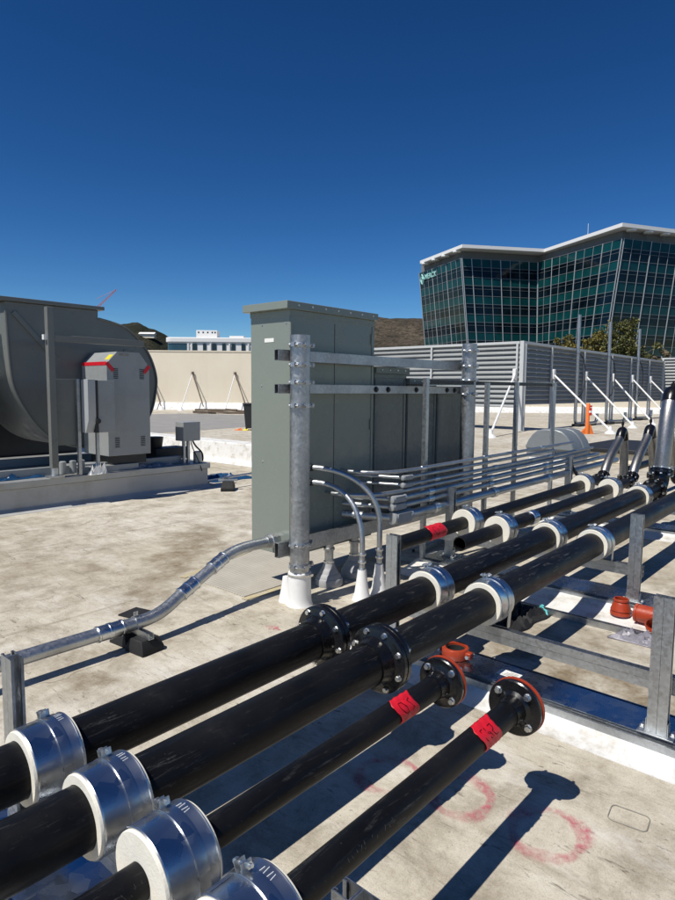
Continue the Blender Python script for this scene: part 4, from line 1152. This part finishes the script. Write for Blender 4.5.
for i, (dx, dy, mt, lab) in enumerate(((-.45, .25, 'hiorange', 'scrap of orange litter at the bin foot'), (-.1, -.42, 'bag', 'scrap of grey litter at the bin foot'), (-.30, .0, 'yellow', 'scrap of yellow litter at the bin foot'))):
    crumple('litter', (bc.x+dx, bc.y+dy, 0), (.25, .25, .1), mt, lab, 'litter', 30+i, 8)
labs = ['long dark board on the far roof, topmost of the loose boards', 'short dark board sticking out of the loose boards', 'dark board lying flat nearest the camera among the loose boards', 'split dark board at the end of the loose boards by the bin']
for i, (x, y, L, a, z) in enumerate(((24.2, 31.6, 2.6, -.85, .16), (23.6, 32.0, 1.4, -.5, .02), (24.5, 31.0, 2.2, -.75, .02), (25.4, 31.0, 1.5, -1.1, .10))):
    mb = MB(); mb.cbox((x, y, z+.07), (L, .32, .12), Matrix.Rotation(a, 3, 'Z') @ Matrix.Rotation(.03*i, 3, 'Y'))
    tag(mb.build('loose_board', 'wood', origin=(x, y, z)), labs[i], 'board', 'loose boards on the far roof')

# delineator
t = thing('traffic_delineator', (23.7, 8.5, 0), 'orange delineator post with red and white bands near the louvered screen', 'delineator')
c = (23.7, 8.5, 0)
mb = MB(); mb.prism([(-.35, 0), (.22, 0), (.10, .34), (.03, .36), (-.2, .12)], (23.7, 8.46, 0), V((.67, -.74, 0)), Z, V((.06, .06, 0))); mb.build('foot', 'hiorange', t)
mb = MB(); mb.lathe([(.075, 0), (.07, 1.12), (.05, 1.15)], c, Z, 16); mb.build('post_tube', 'hiorange', t)
for (z, h, mm) in ((.70, .10, 'redflag'), (.80, .08, 'white'), (.88, .1, 'redflag'), (1.0, .07, 'redflag')):
    mb = MB(); mb.lathe([(.08, 0), (.08, h)], V(c)+V((.04, -.05, z)), Z, 14); mb.build('band', mm, t)

# ------------------------------------------------------------------ louvered screen with posts and braces
def screen(p0, p1, z0, z1, posts, label, nl=13):
    p0 = V(p0); p1 = V(p1); L = (p1-p0).length; d = (p1-p0).normalized()
    n = V((-d.y, d.x, 0))          # towards the viewer is -n or n, blades are symmetric enough
    t = thing('louver_screen', p0, label, 'louver screen')
    face = -n if n.dot(-p0) < 0 else n
    mb = MB(); pitch = (z1-z0)/nl
    for i in range(nl):
        z = z0+i*pitch
        # sloped blade with a turned-down nose
        mb.prism([(.00, z+pitch*1.08), (.015, z+pitch*1.08), (.13, z+pitch*.30), (.13, z+pitch*.10), (.115, z+pitch*.10), (.115, z+pitch*.26)], p0, face, Z, d*L)
    mb.build('louver_blades', 'louver', t)
    mb = MB(); mb.prism([(-.05, z1+.02), (.16, z1+.02), (.16, z1+.12), (-.05, z1+.12)], p0, face, Z, d*L); mb.build('top_cap', 'louvercap', t)
    for s in posts:
        q = p0+d*s
        mb = MB(); mb.prism([(.14, 0), (.20, 0), (.20, z1+.03), (.14, z1+.03)], q-d*.04, face, Z, d*.08); mb.build('screen_post', 'louvercap', t)
    return t
FX, FY = 23.53, 11.14
xs = [26.1, 29.85, 33.7, 36.85, 40.3]
screen((FX, FY, 0), (43.6, FY, 0), 1.02, 3.42, [.03]+[x-FX for x in xs]+[20.0], 'long shaded louvered metal screen below the glass building')
screen((FX, FY+10, 0), (FX, FY+.02, 0), .9, 3.42, [2.5, 5.9, 9.9], 'sunlit louvered metal screen behind the cabinet rack')
mb = MB(); mb.box((FX-.16, FY-.16, 0), (FX-.005, FY-.0, 3.55)); tag(mb.build('corner_post', 'louvercap', origin=(FX-.1, FY-.1, 0)), 'pale square post at the corner where the two louvered screens meet', 'post')
screen((43.66, FY, 0), (43.66, FY-14, 0), 1.1, 3.62, [.1, 4, 8, 12], 'far sunlit louvered metal screen at the frame edge')
feet = [(24.6, 7.95), (29.2, 8.5), (32.6, 8.6), (36.0, 8.6), (39.6, 8.6)]
names = ['white diagonal brace nearest the delineator', 'second white brace along the shaded screen, past the delineator', 'third white brace along the shaded screen', 'fourth white brace along the shaded screen', 'farthest white brace along the shaded screen']
def brace(cap, foot, label, vert=True):
    t = thing('screen_brace', (foot[0], foot[1], 0), label, 'brace', 'white braces of the louvered screen')
    cap = V(cap); foot = V((*foot, 0))
    mb = MB(); mb.tube([cap, foot+V((0, 0, .12))], .04, 10); mb.build('brace_tube', 'white', t)
    mb = MB(); mb.lathe([(.22, 0), (.2, .03), (.09, .12), (.05, .28)], foot, Z, 16); mb.build('foot_boot', 'white', t)
    mb = MB(); mb.cbox(cap, (.2, .14, .42)); mb.build('cap_plate', 'white', t, bevel=.02)
    if vert:
        mb = MB(); mb.lathe([(.15, 0), (.07, .15), (.05, .16), (.05, cap.z)], (cap.x, cap.y-.02, 0), Z, 12); mb.build('upright', 'louvercap', t)
for x, f, nm in zip(xs, feet, names): brace((x, FY-.26, 2.30), f, nm)
brace((FX-.2, FY+.15, 2.25), (19.3, 10.15), 'white diagonal brace of the sunlit screen beside the screen corner', False)
def mast(x, y, h, label):
    t = thing('light_mast', (x, y, 0), label, 'mast', 'tall thin masts before the louvered screen')
    r = .075
    p = [(x, y, h), (x, y, .45)]+bez((x, y, .40), (x, y, .1), (x+.1, y-.05, .1), (x+.4, y-.1, .12), 8)+[(x+1.3, y-.25, .12)]+bez((x+1.5, y-.25, .12), (x+1.9, y-.3, .12), (x+1.95, y-.3, .2), (x+1.95, y-.3, .55), 8)
    mb = MB(); mb.tube(p, r, 12); mb.build('mast_tube', 'galv_pipe', t)
    for dx in (.0, 1.5):
        mb = MB(); mb.cbox((x+dx+.1, y-.12, .06), (.7, .35, .12)); mb.build('rubber_foot', 'rubber', t, bevel=.02)
    mb = MB(); mb.lathe([(.09, 0), (.09, .12)], (x, y, 3.3), Z, 12); mb.build('joint_collar', 'galv', t)
    mb = MB(); mb.tube(bez((x+.08, y, 3.3), (x+1.3, y, 3.2), (x+1.2, y, 1.6), (x+.5, y, 1.4), 16)+bez((x+.5, y, 1.4), (x-.2, y, 1.2), (x-.1, y, .6), (x+.1, y, .2), 8), .022, 6); mb.build('drooping_cable', 'rubber', t)
mast(28.4, 10.75, 5.0, 'tall thin mast standing clear of the trees, nearest the screen corner')
mast(31.6, 10.45, 4.93, 'tall thin mast in front of the big tree')
mast(37.3, 10.75, 5.05, 'tall thin mast at the tree edge, farthest along the screen')

# ------------------------------------------------------------------ parapet walls
wd = V((.663, -.749, 0)).normalized(); wn = V((-.749, -.663, 0)).normalized()
W0 = V((25.56, 40.52, 0))
t = thing('parapet_wall', W0-wd*14, 'tall cream parapet wall with thin braces, beyond the fan', 'wall')
mb = MB(); mb.prism([(-.3, 0), (0, 0), (0, 4.22), (-.3, 4.22)], W0-wd*18, wn, Z, wd*34); mb.build('wall_body', 'wall', t)
mb = MB(); mb.prism([(.003, 0), (.55, 0), (.45, .12), (.12, .5), (.003, .52)], W0-wd*18, wn, Z, wd*34); mb.build('base_curb', 'membrane', t)
mb = MB(); mb.prism([(-.34, 4.223), (.04, 4.223), (.04, 4.30), (-.34, 4.30)], W0-wd*18, wn, Z, wd*34); mb.build('coping', 'wall', t)
t = thing('parapet_wall', W0+wd*17, 'low cream parapet wall seen under the louvered screen', 'wall')
mb = MB(); mb.prism([(-.3, 0), (0, 0), (0, 1.25), (-.3, 1.25)], W0+wd*16.02, wn, Z, wd*40); mb.build('wall_body', 'wall', t)
mb = MB(); mb.prism([(.003, 0), (.75, 0), (.65, .12), (.12, .42), (.003, .44)], W0+wd*16.02, wn, Z, wd*40); mb.build('base_curb', 'membrane', t)
labs = ['thin wall brace partly behind the fan', 'thin wall brace in the open middle of the cream wall', 'thin wall brace next to the bin and tallest cabinet']
for i, s in enumerate((-.3, 2.75, 5.85)):
    q = W0+wd*s
    t = thing('wall_brace', q+wn*2.2, labs[i], 'brace', 'thin braces of the cream wall')
    top = q+wn*.12+V((0, 0, 2.62))
    mb = MB(); mb.tube([top, q+wn*2.3-wd*.35+V((0, 0, .1))], .035, 8); mb.build('white_leg', 'white', t)
    mb = MB(); mb.tube([top, q+wn*1.0+wd*1.0+V((0, 0, .1))], .04, 8); mb.build('dark_leg', 'wood', t)
    mb = MB(); mb.cbox(top, (.14, .14, .28)); mb.build('top_bracket', 'wood', t)
    for e in (q+wn*2.3-wd*.35, q+wn*1.0+wd*1.0):
        mb = MB(); mb.lathe([(.22, 0), (.16, .08), (.06, .25)], e, Z, 12); mb.build('foot_boot', 'white', t)

# ------------------------------------------------------------------ glass office building
GB = thing('office_building', (140, 60, -12), 'dark teal glass office building with flared sides and white roof edge', 'building')
ZT = 31.6
GT = [V((137.76, 94.17, ZT)), V((128.10, 76.11, ZT)), V((143.50, 64.69, ZT)), V((131.72, 42.03, ZT)), V((168.0, 22.6, ZT))]
GD = [V((3.1, -3.5, 0)), V((3.0, -3.3, 0)), V((.8, -.9, 0)), V((-3.1, 3.5, 0)), V((-2.2, 2.6, 0))]
GBm = [V((t.x, t.y, -12))+d for t, d in zip(GT, GD)]
def fpt(f, s, z, out=0.0):
    k = (ZT-z)/(ZT+12)
    a = GT[f].lerp(GBm[f], k); b = GT[f+1].lerp(GBm[f+1], k)
    d = (b-a).normalized(); n = V((d.y, -d.x, 0))
    if n.dot(-a) < 0: n = -n
    p = a.lerp(b, s); p.z = z
    return p+n*out
back = [(178, 60), (165, 100)]
mb = MB(); n = 7
lo = [V((p.x, p.y, -12))+V((.6, .25, 0)) for p in GBm]+[V((*q, -12)) for q in back]
hi = [p+V((.6, .25, -.02)) for p in GT]+[V((*q, ZT-.02)) for q in back]
mb.v = lo+hi; mb.f = [list(range(n))[::-1], list(range(n, 2*n))]+[[i, (i+1) % n, (i+1) % n+n, i+n] for i in range(n)]
mb.build('wall', 'concrete', GB)
STO = 4.15
panels = (9, 8, 10, 17)
for f in range(4):
    gridm = MB()
    for k in range(10):
        z1 = ZT-k*STO; zm = z1-1.85; z0 = z1-STO
        mb = MB(); mb.quad(fpt(f, 0, zm, .05), fpt(f, 1, zm, .05), fpt(f, 1, z1, .05), fpt(f, 0, z1, .05)); mb.build('spandrel_band', 'spandrel', GB)
        mb = MB(); mb.quad(fpt(f, 0, z0, .05), fpt(f, 1, z0, .05), fpt(f, 1, zm, .05), fpt(f, 0, zm, .05)); mb.build('window_band', 'vision', GB)
        for z in (z1, zm, zm-.75):
            w = .05 if z > zm-.5 else .03
            p = [fpt(f, 0, z-w, .051), fpt(f, 1, z-w, .051), fpt(f, 1, z+w, .051), fpt(f, 0, z+w, .051)]
            q = [fpt(f, 0, z-w, .13), fpt(f, 1, z-w, .13), fpt(f, 1, z+w, .13), fpt(f, 0, z+w, .13)]
            b = len(gridm.v); gridm.v += p+q; gridm.f += [[b+4, b+5, b+6, b+7], [b, b+1, b+5, b+4], [b+3, b+7, b+6, b+2]]
    gridm.build('transom_grid', simple('dark_transom', (.16, .185, .19), .5, .2, .04, 2) if f == 0 else bpy.data.materials['dark_transom'], GB)
    for i in range(panels[f]+1):
        if f == 3 and i > 11: break
        s = i/panels[f]; major = (i in (0, panels[f]) or (i+f*2) % 3 == 0)
        w = .12 if major else .05
        mb = MB(); mb.bar(fpt(f, min(max(s, .004), .996), -12, .16), fpt(f, min(max(s, .004), .996), ZT+.05, .16), w, w*1.3)
        mb.build('mullion', 'mullion', GB)
# diagonal dark stair bracing behind the third facade, set as thin trims on the glass
# clerestory wall under the roof slab
CL = [p+V((1.6, .6, 0)) for p in GT]
mb = MB(); m_ = 7
cl = [V((p.x, p.y, ZT)) for p in CL]+[V((*q, ZT)) for q in back]
mb.v = cl+[p+V((0, 0, 2.3)) for p in cl]; mb.f = [list(range(7))[::-1], list(range(7, 14))]+[[i, (i+1) % 7, (i+1) % 7+7, i+7] for i in range(7)]
mb.build('clerestory_wall', 'concrete', GB)
RF = [(135.3, 92.4), (126.2, 74.9), (142.1, 62.6), (129.9, 41.7), (168, 20.9), (182, 60), (167, 103)]
mb = MB(); mb.prism(RF, (0, 0, 33.5), X, Y, (0, 0, .72)); mb.build('roof', 'bone', GB)
def lerp2(a, b, t): return V((a[0]+(b[0]-a[0])*t, a[1]+(b[1]-a[1])*t, 0))
for f, ts in ((0, (.12, .38, .62, .88)), (3, (.06, .16, .26))):
    for s in ts:
        p = lerp2(RF[f], RF[f+1], s)+V((1.1, .55, 33.13))
        mb = MB(); mb.lathe([(.95, 0), (.95, .32)], p, Z, 20); mb.build('soffit_disc', 'bone', GB)
        mb = MB(); mb.bar(p+V((.6, .3, 0)), V((p.x+1.1, p.y+.5, ZT)), .22, .3); mb.build('soffit_strut', 'concrete', GB)
mb = MB(); mb.tube([(135.6, 50.4, 34.2), (135.6, 50.4, 36.6)], .045, 6); mb.build('antenna', 'bone', GB)
# sign on the first facade: ring emblem and lettering
fd = (fpt(0, 1, 30)-fpt(0, 0, 30)).normalized(); fup = (fpt(0, .5, 31)-fpt(0, .5, 28)).normalized(); fn = fd.cross(fup)
if fn.dot(-GT[0]) < 0: fn = -fn
sg = MB(); o = fpt(0, .085, 29.75, .30)
def loop(pts, r): sg.tube([o+fd*a+fup*b for a, b in pts]+[o+fd*pts[0][0]+fup*pts[0][1], o+fd*pts[1][0]+fup*pts[1][1]], r, 6)
loop([(0, 1.25), (.45, .75), (.95, .0), (.45, -.75), (0, -1.25), (-.45, -.75), (-.95, 0), (-.45, .75)], .17)
loop([(0, .55), (.4, 0), (0, -.55), (-.4, 0)], .13)
emb = sg.build('sign_emblem', 'signteal', GB)
cu = bpy.data.curves.new('sign_lettering', 'FONT'); cu.body = 'MERCK'; cu.size = 1.75; cu.extrude = .06; cu.offset = .03; cu.space_character = 1.05
to = bpy.data.objects.new('tmp', cu); C.objects.link(to)
dg = bpy.context.evaluated_depsgraph_get(); me = bpy.data.meshes.new_from_object(to.evaluated_get(dg)); bpy.data.objects.remove(to)
o = fpt(0, .155, 29.55, .30)
M4 = Matrix((fd, fup, fn)).transposed().to_4x4(); M4.translation = o-GB.location
me.transform(M4); me.materials.clear(); me.materials.append(MT['signteal'])
so = bpy.data.objects.new('sign_lettering', me); C.objects.link(so); so.parent = GB

# white low building beyond the cream wall
WB = thing('white_building', (130, 190, -12), 'white building with rounded corner and dark windows beyond the cream wall', 'building')
q0 = V((124.9, 190.8, 0)); L = 42; bk = V((.749, .663, 0))
def roundrect(off, L0, r=2.4, D=22):
    pts = []
    for k in range(9):
        a = PI+PI/2*k/8
        pts.append((r+r*math.cos(a)-off, r+r*math.sin(a)-off))
    return pts+[(L0, -off), (L0, D), (-off, D)]
mb = MB(); mb.prism(roundrect(0, L), q0+V((0, 0, -12)), wd, bk, (0, 0, 29.3)); mb.build('wall', 'bone', WB)
mb = MB(); mb.prism(roundrect(.5, L), q0+V((0, 0, 17.3)), wd, bk, (0, 0, 1.75)); mb.build('roof', 'bone', WB, bevel=.25)
for fl in range(2):
    z0, z1 = 13.9-4*fl, 16.95-4*fl
    mb = MB(); n0 = 18
    arc = [(2.4+2.46*math.cos(PI+PI/2*k/8), 2.4+2.46*math.sin(PI+PI/2*k/8)) for k in range(9)]+[(7.2, -.06)]
    for k in range(len(arc)-1):
        a, b = arc[k], arc[k+1]
        mb.quad(*[q0+wd*p[0]+bk*p[1]+V((0, 0, z)) for p, z in ((a, z0), (b, z0), (b, z1), (a, z1))])
    mb.build('window', 'farglass', WB)
    for (s0, s1) in ((9.3, 10.6), (12.8, 13.9), (16.0, 17.4), (19.5, 20.7), (22.8, 24.0), (26.2, 27.5), (29.6, 31)):
        p = q0+wd*s0-bk*.25+V((0, 0, z0)); mb = MB(); mb.prism([(0, 0), (s1-s0, 0), (s1-s0, z1-z0), (0, z1-z0)], p, wd, Z, bk*.2); mb.build('window', 'darkwin', WB)
    for s0 in (7.4, 8.6, 15.2, 21.8, 28.4):
        p = q0+wd*s0-bk*.45+V((0, 0, z0)); mb = MB(); mb.prism([(0, 0), (.5, 0), (.5, z1-z0), (0, z1-z0)], p, wd, Z, bk*.43); mb.build('pier', 'bone', WB)
mb = MB(); mb.prism([(9.8, 3), (17.2, 3), (17.2, 8), (9.8, 8)], q0+V((0, 0, 19.05)), wd, bk, (0, 0, 2.75)); pn = mb.build('penthouse', 'bone', WB, bevel=.1)
mb = MB()
for s0 in (10.4, 12.0, 13.6, 15.2, 16.2): mb.prism([(0, 0), (.5, 0), (.5, .5), (0, .5)], q0+wd*s0+bk*2.95+V((0, 0, 20.8)), wd, Z, bk*.04)
mb.build('vent', 'darkwin', pn)
mb = MB(); mb.prism([(21.5, 3), (26.5, 3), (26.5, 8), (21.5, 8)], q0+V((0, 0, 19.05)), wd, bk, (0, 0, .9)); mb.build('roof_unit', 'bone', WB)
# house on the wooded hill
HH = thing('hillside_house', (603, 978, 84), 'pale house on the wooded hill', 'house')
M = Matrix.Rotation(-.85, 3, 'Z')
mb = MB(); mb.cbox((603, 978, 90), (26, 12, 7), M); mb.build('wall', 'wall', HH)
mb = MB(); mb.prism([(-8, 0), (8, 0), (0, 3.5)], V((603, 978, 93.52))-M @ V((14, 0, 0)), M @ Y, Z, M @ V((28, 0, 0))); mb.build('roof', 'bone', HH)
# distant crane jib
CR = thing('crane', (131, 244, -12), 'thin reddish crane jib far behind the fan', 'crane')
def truss(a, b_, w, n):
    a = V(a); b_ = V(b_); u, v, d = frame(b_-a); mb = MB(); L = (b_-a).length
    cs = [u*w, -u*w*.5+v*w*.87, -u*w*.5-v*w*.87]
    for c in cs: mb.tube([a+c, b_+c*.5], w*.16, 5)
    for i in range(n):
        t0, t1 = i/n, (i+1)/n
        for k in range(3): mb.tube([a+d*L*t0+cs[k]*(1-.5*t0), a+d*L*t1+cs[(k+1) % 3]*(1-.5*t1)], w*.10, 4)
    return mb
truss((128.8, 246.8, 33.6), (134.3, 240.4, 41.2), .42, 16).build('jib', 'crane', CR)
truss((128.8, 246.8, -12), (128.8, 246.8, 34.5), .7, 26).build('mast', 'crane', CR)
mb = MB(); mb.tube([(134.3, 240.4, 41.2), (128.9, 246.7, 37.5)], .07, 5); mb.build('stay', 'crane', CR)

# ------------------------------------------------------------------ trees behind the screen
def tree(x, y, ztop, rx, rz, mat, label, seed, nclump=46, leaf=.26, name='tree'):
    rnd = random.Random(seed)
    t = thing(name, (x, y, -12), label, 'tree' if name == 'tree' else 'bush', 'trees in front of the glass building')
    cz_ = ztop-rz
    mb = MB(); mb.tube([(x, y, -12), (x+.2, y, -4), (x-.1, y+.1, cz_-rz*.5), (x, y, cz_+rz*.3)], [.35, .28, .2, .06], 10)
    cl = []
    for i in range(nclump):
        while True:
            p = V((rnd.uniform(-1, 1), rnd.uniform(-1, 1), rnd.uniform(-1, 1)))
            if .25 < p.length < 1: break
        k = 1+.22*math.sin(p.x*4+seed)+.15*math.sin(p.y*5)
        c = V((x+p.x*rx*k, y+p.y*rx*k, cz_+p.z*rz*(.9+.1*k))); cl.append(c)
        if i < 14: mb.tube([(x, y, cz_-rz*.5+rnd.uniform(0, rz*.6)), (V((x, y, cz_))+c)/2+V((0, 0, -.2)), c], [.09, .06, .02], 6)
    mb.build('trunk', 'bark', t)
    mb = MB()
    for c in cl:
        rr = rnd.uniform(.35, .75)*rx*.42
        for j in range(95):
            d = V((rnd.gauss(0, 1), rnd.gauss(0, 1), rnd.gauss(0, .8))); d = d/d.length*rr*rnd.uniform(.4, 1.15)
            p = c+d; a = V((rnd.gauss(0, 1), rnd.gauss(0, 1), rnd.gauss(0, 1))).normalized(); b = a.cross(V((rnd.gauss(0, 1), rnd.gauss(0, 1), rnd.gauss(0, 1)))).normalized()
            L = leaf*rnd.uniform(.6, 1.3)
            mb.quad(p-a*L*.5, p+b*L*.28, p+a*L*.5, p-b*L*.28)
    o = mb.build('crown', mat, t, sharp=180)
tree(61.2, 24.4, 7.1, 1.5, 3.0, 'leaf2', 'smallest yellowish tree, beside the clear-standing mast', 3, 50)
tree(66.9, 23.9, 8.3, 1.9, 3.6, 'leaf2', 'middle yellow-green tree in front of the glass building', 5, 70)
tree(63.0, 19.3, 8.3, 2.35, 3.9, 'leaf', 'biggest dark green tree in front of the glass building', 7, 125)
tree(63.1, 16.0, 5.6, 1.25, 2.2, 'bush', 'brownish dry bush beside the biggest tree', 9, 30, .22, 'bush')
# street trees along the foot of the building, behind the screen
# ------------------------------------------------------------------ light, sky, camera
sun_to = V((-.65, .085, 1)).normalized()
w = bpy.data.worlds.new('World'); bpy.context.scene.world = w; w.use_nodes = True
nt = w.node_tree; bg = nt.nodes['Background']
sky = nt.nodes.new('ShaderNodeTexSky'); sky.sky_type = 'NISHITA'; sky.sun_disc = False
sky.sun_elevation = math.asin(sun_to.z); sky.sun_rotation = math.atan2(sun_to.x, sun_to.y)
sky.altitude = 1500; sky.air_density = 1.0; sky.dust_density = .1; sky.ozone_density = 3.6
hs = nt.nodes.new('ShaderNodeHueSaturation'); hs.inputs['Saturation'].default_value = 1.23; hs.inputs['Hue'].default_value = .497
nt.links.new(sky.outputs[0], hs.inputs['Color'])
gm = nt.nodes.new('ShaderNodeGamma'); gm.inputs[1].default_value = 1.42
nt.links.new(hs.outputs[0], gm.inputs[0])
nt.links.new(gm.outputs[0], bg.inputs[0]); bg.inputs[1].default_value = .042
sl = bpy.data.lights.new('sun', 'SUN'); sl.energy = 4.9; sl.angle = math.radians(.53); sl.color = (1, .955, .88)
so_ = bpy.data.objects.new('sun', sl); C.objects.link(so_); so_.location = (0, 0, 30)
so_.rotation_euler = (-sun_to).to_track_quat('-Z', 'Y').to_euler()

cam = bpy.data.cameras.new('camera'); co = bpy.data.objects.new('camera', cam); C.objects.link(co)
th = math.radians(41.54); pitch = math.atan(61/624.); roll = math.radians(.5)
fh = V((math.cos(th), math.sin(th), 0)); rh = V((math.sin(th), -math.cos(th), 0))
F = fh*math.cos(pitch)-Z*math.sin(pitch); U = fh*math.sin(pitch)+Z*math.cos(pitch)
Rr = rh*math.cos(roll)+U*math.sin(roll); Ur = -rh*math.sin(roll)+U*math.cos(roll)
M = Matrix((Rr, Ur, -F)).transposed().to_4x4(); M.translation = (0, 0, 1.6)
co.matrix_world = M
cam.sensor_fit = 'VERTICAL'; cam.sensor_height = 24; cam.sensor_width = 18; cam.lens = 24*624/900.
cam.clip_start = .05; cam.clip_end = 12000
sc = bpy.context.scene; sc.camera = co
sc.view_settings.view_transform = 'Standard'; sc.view_settings.look = 'None'; sc.view_settings.exposure = 0; sc.view_settings.gamma = 1
try: sc.view_settings.use_curve_mapping = False
except Exception: pass
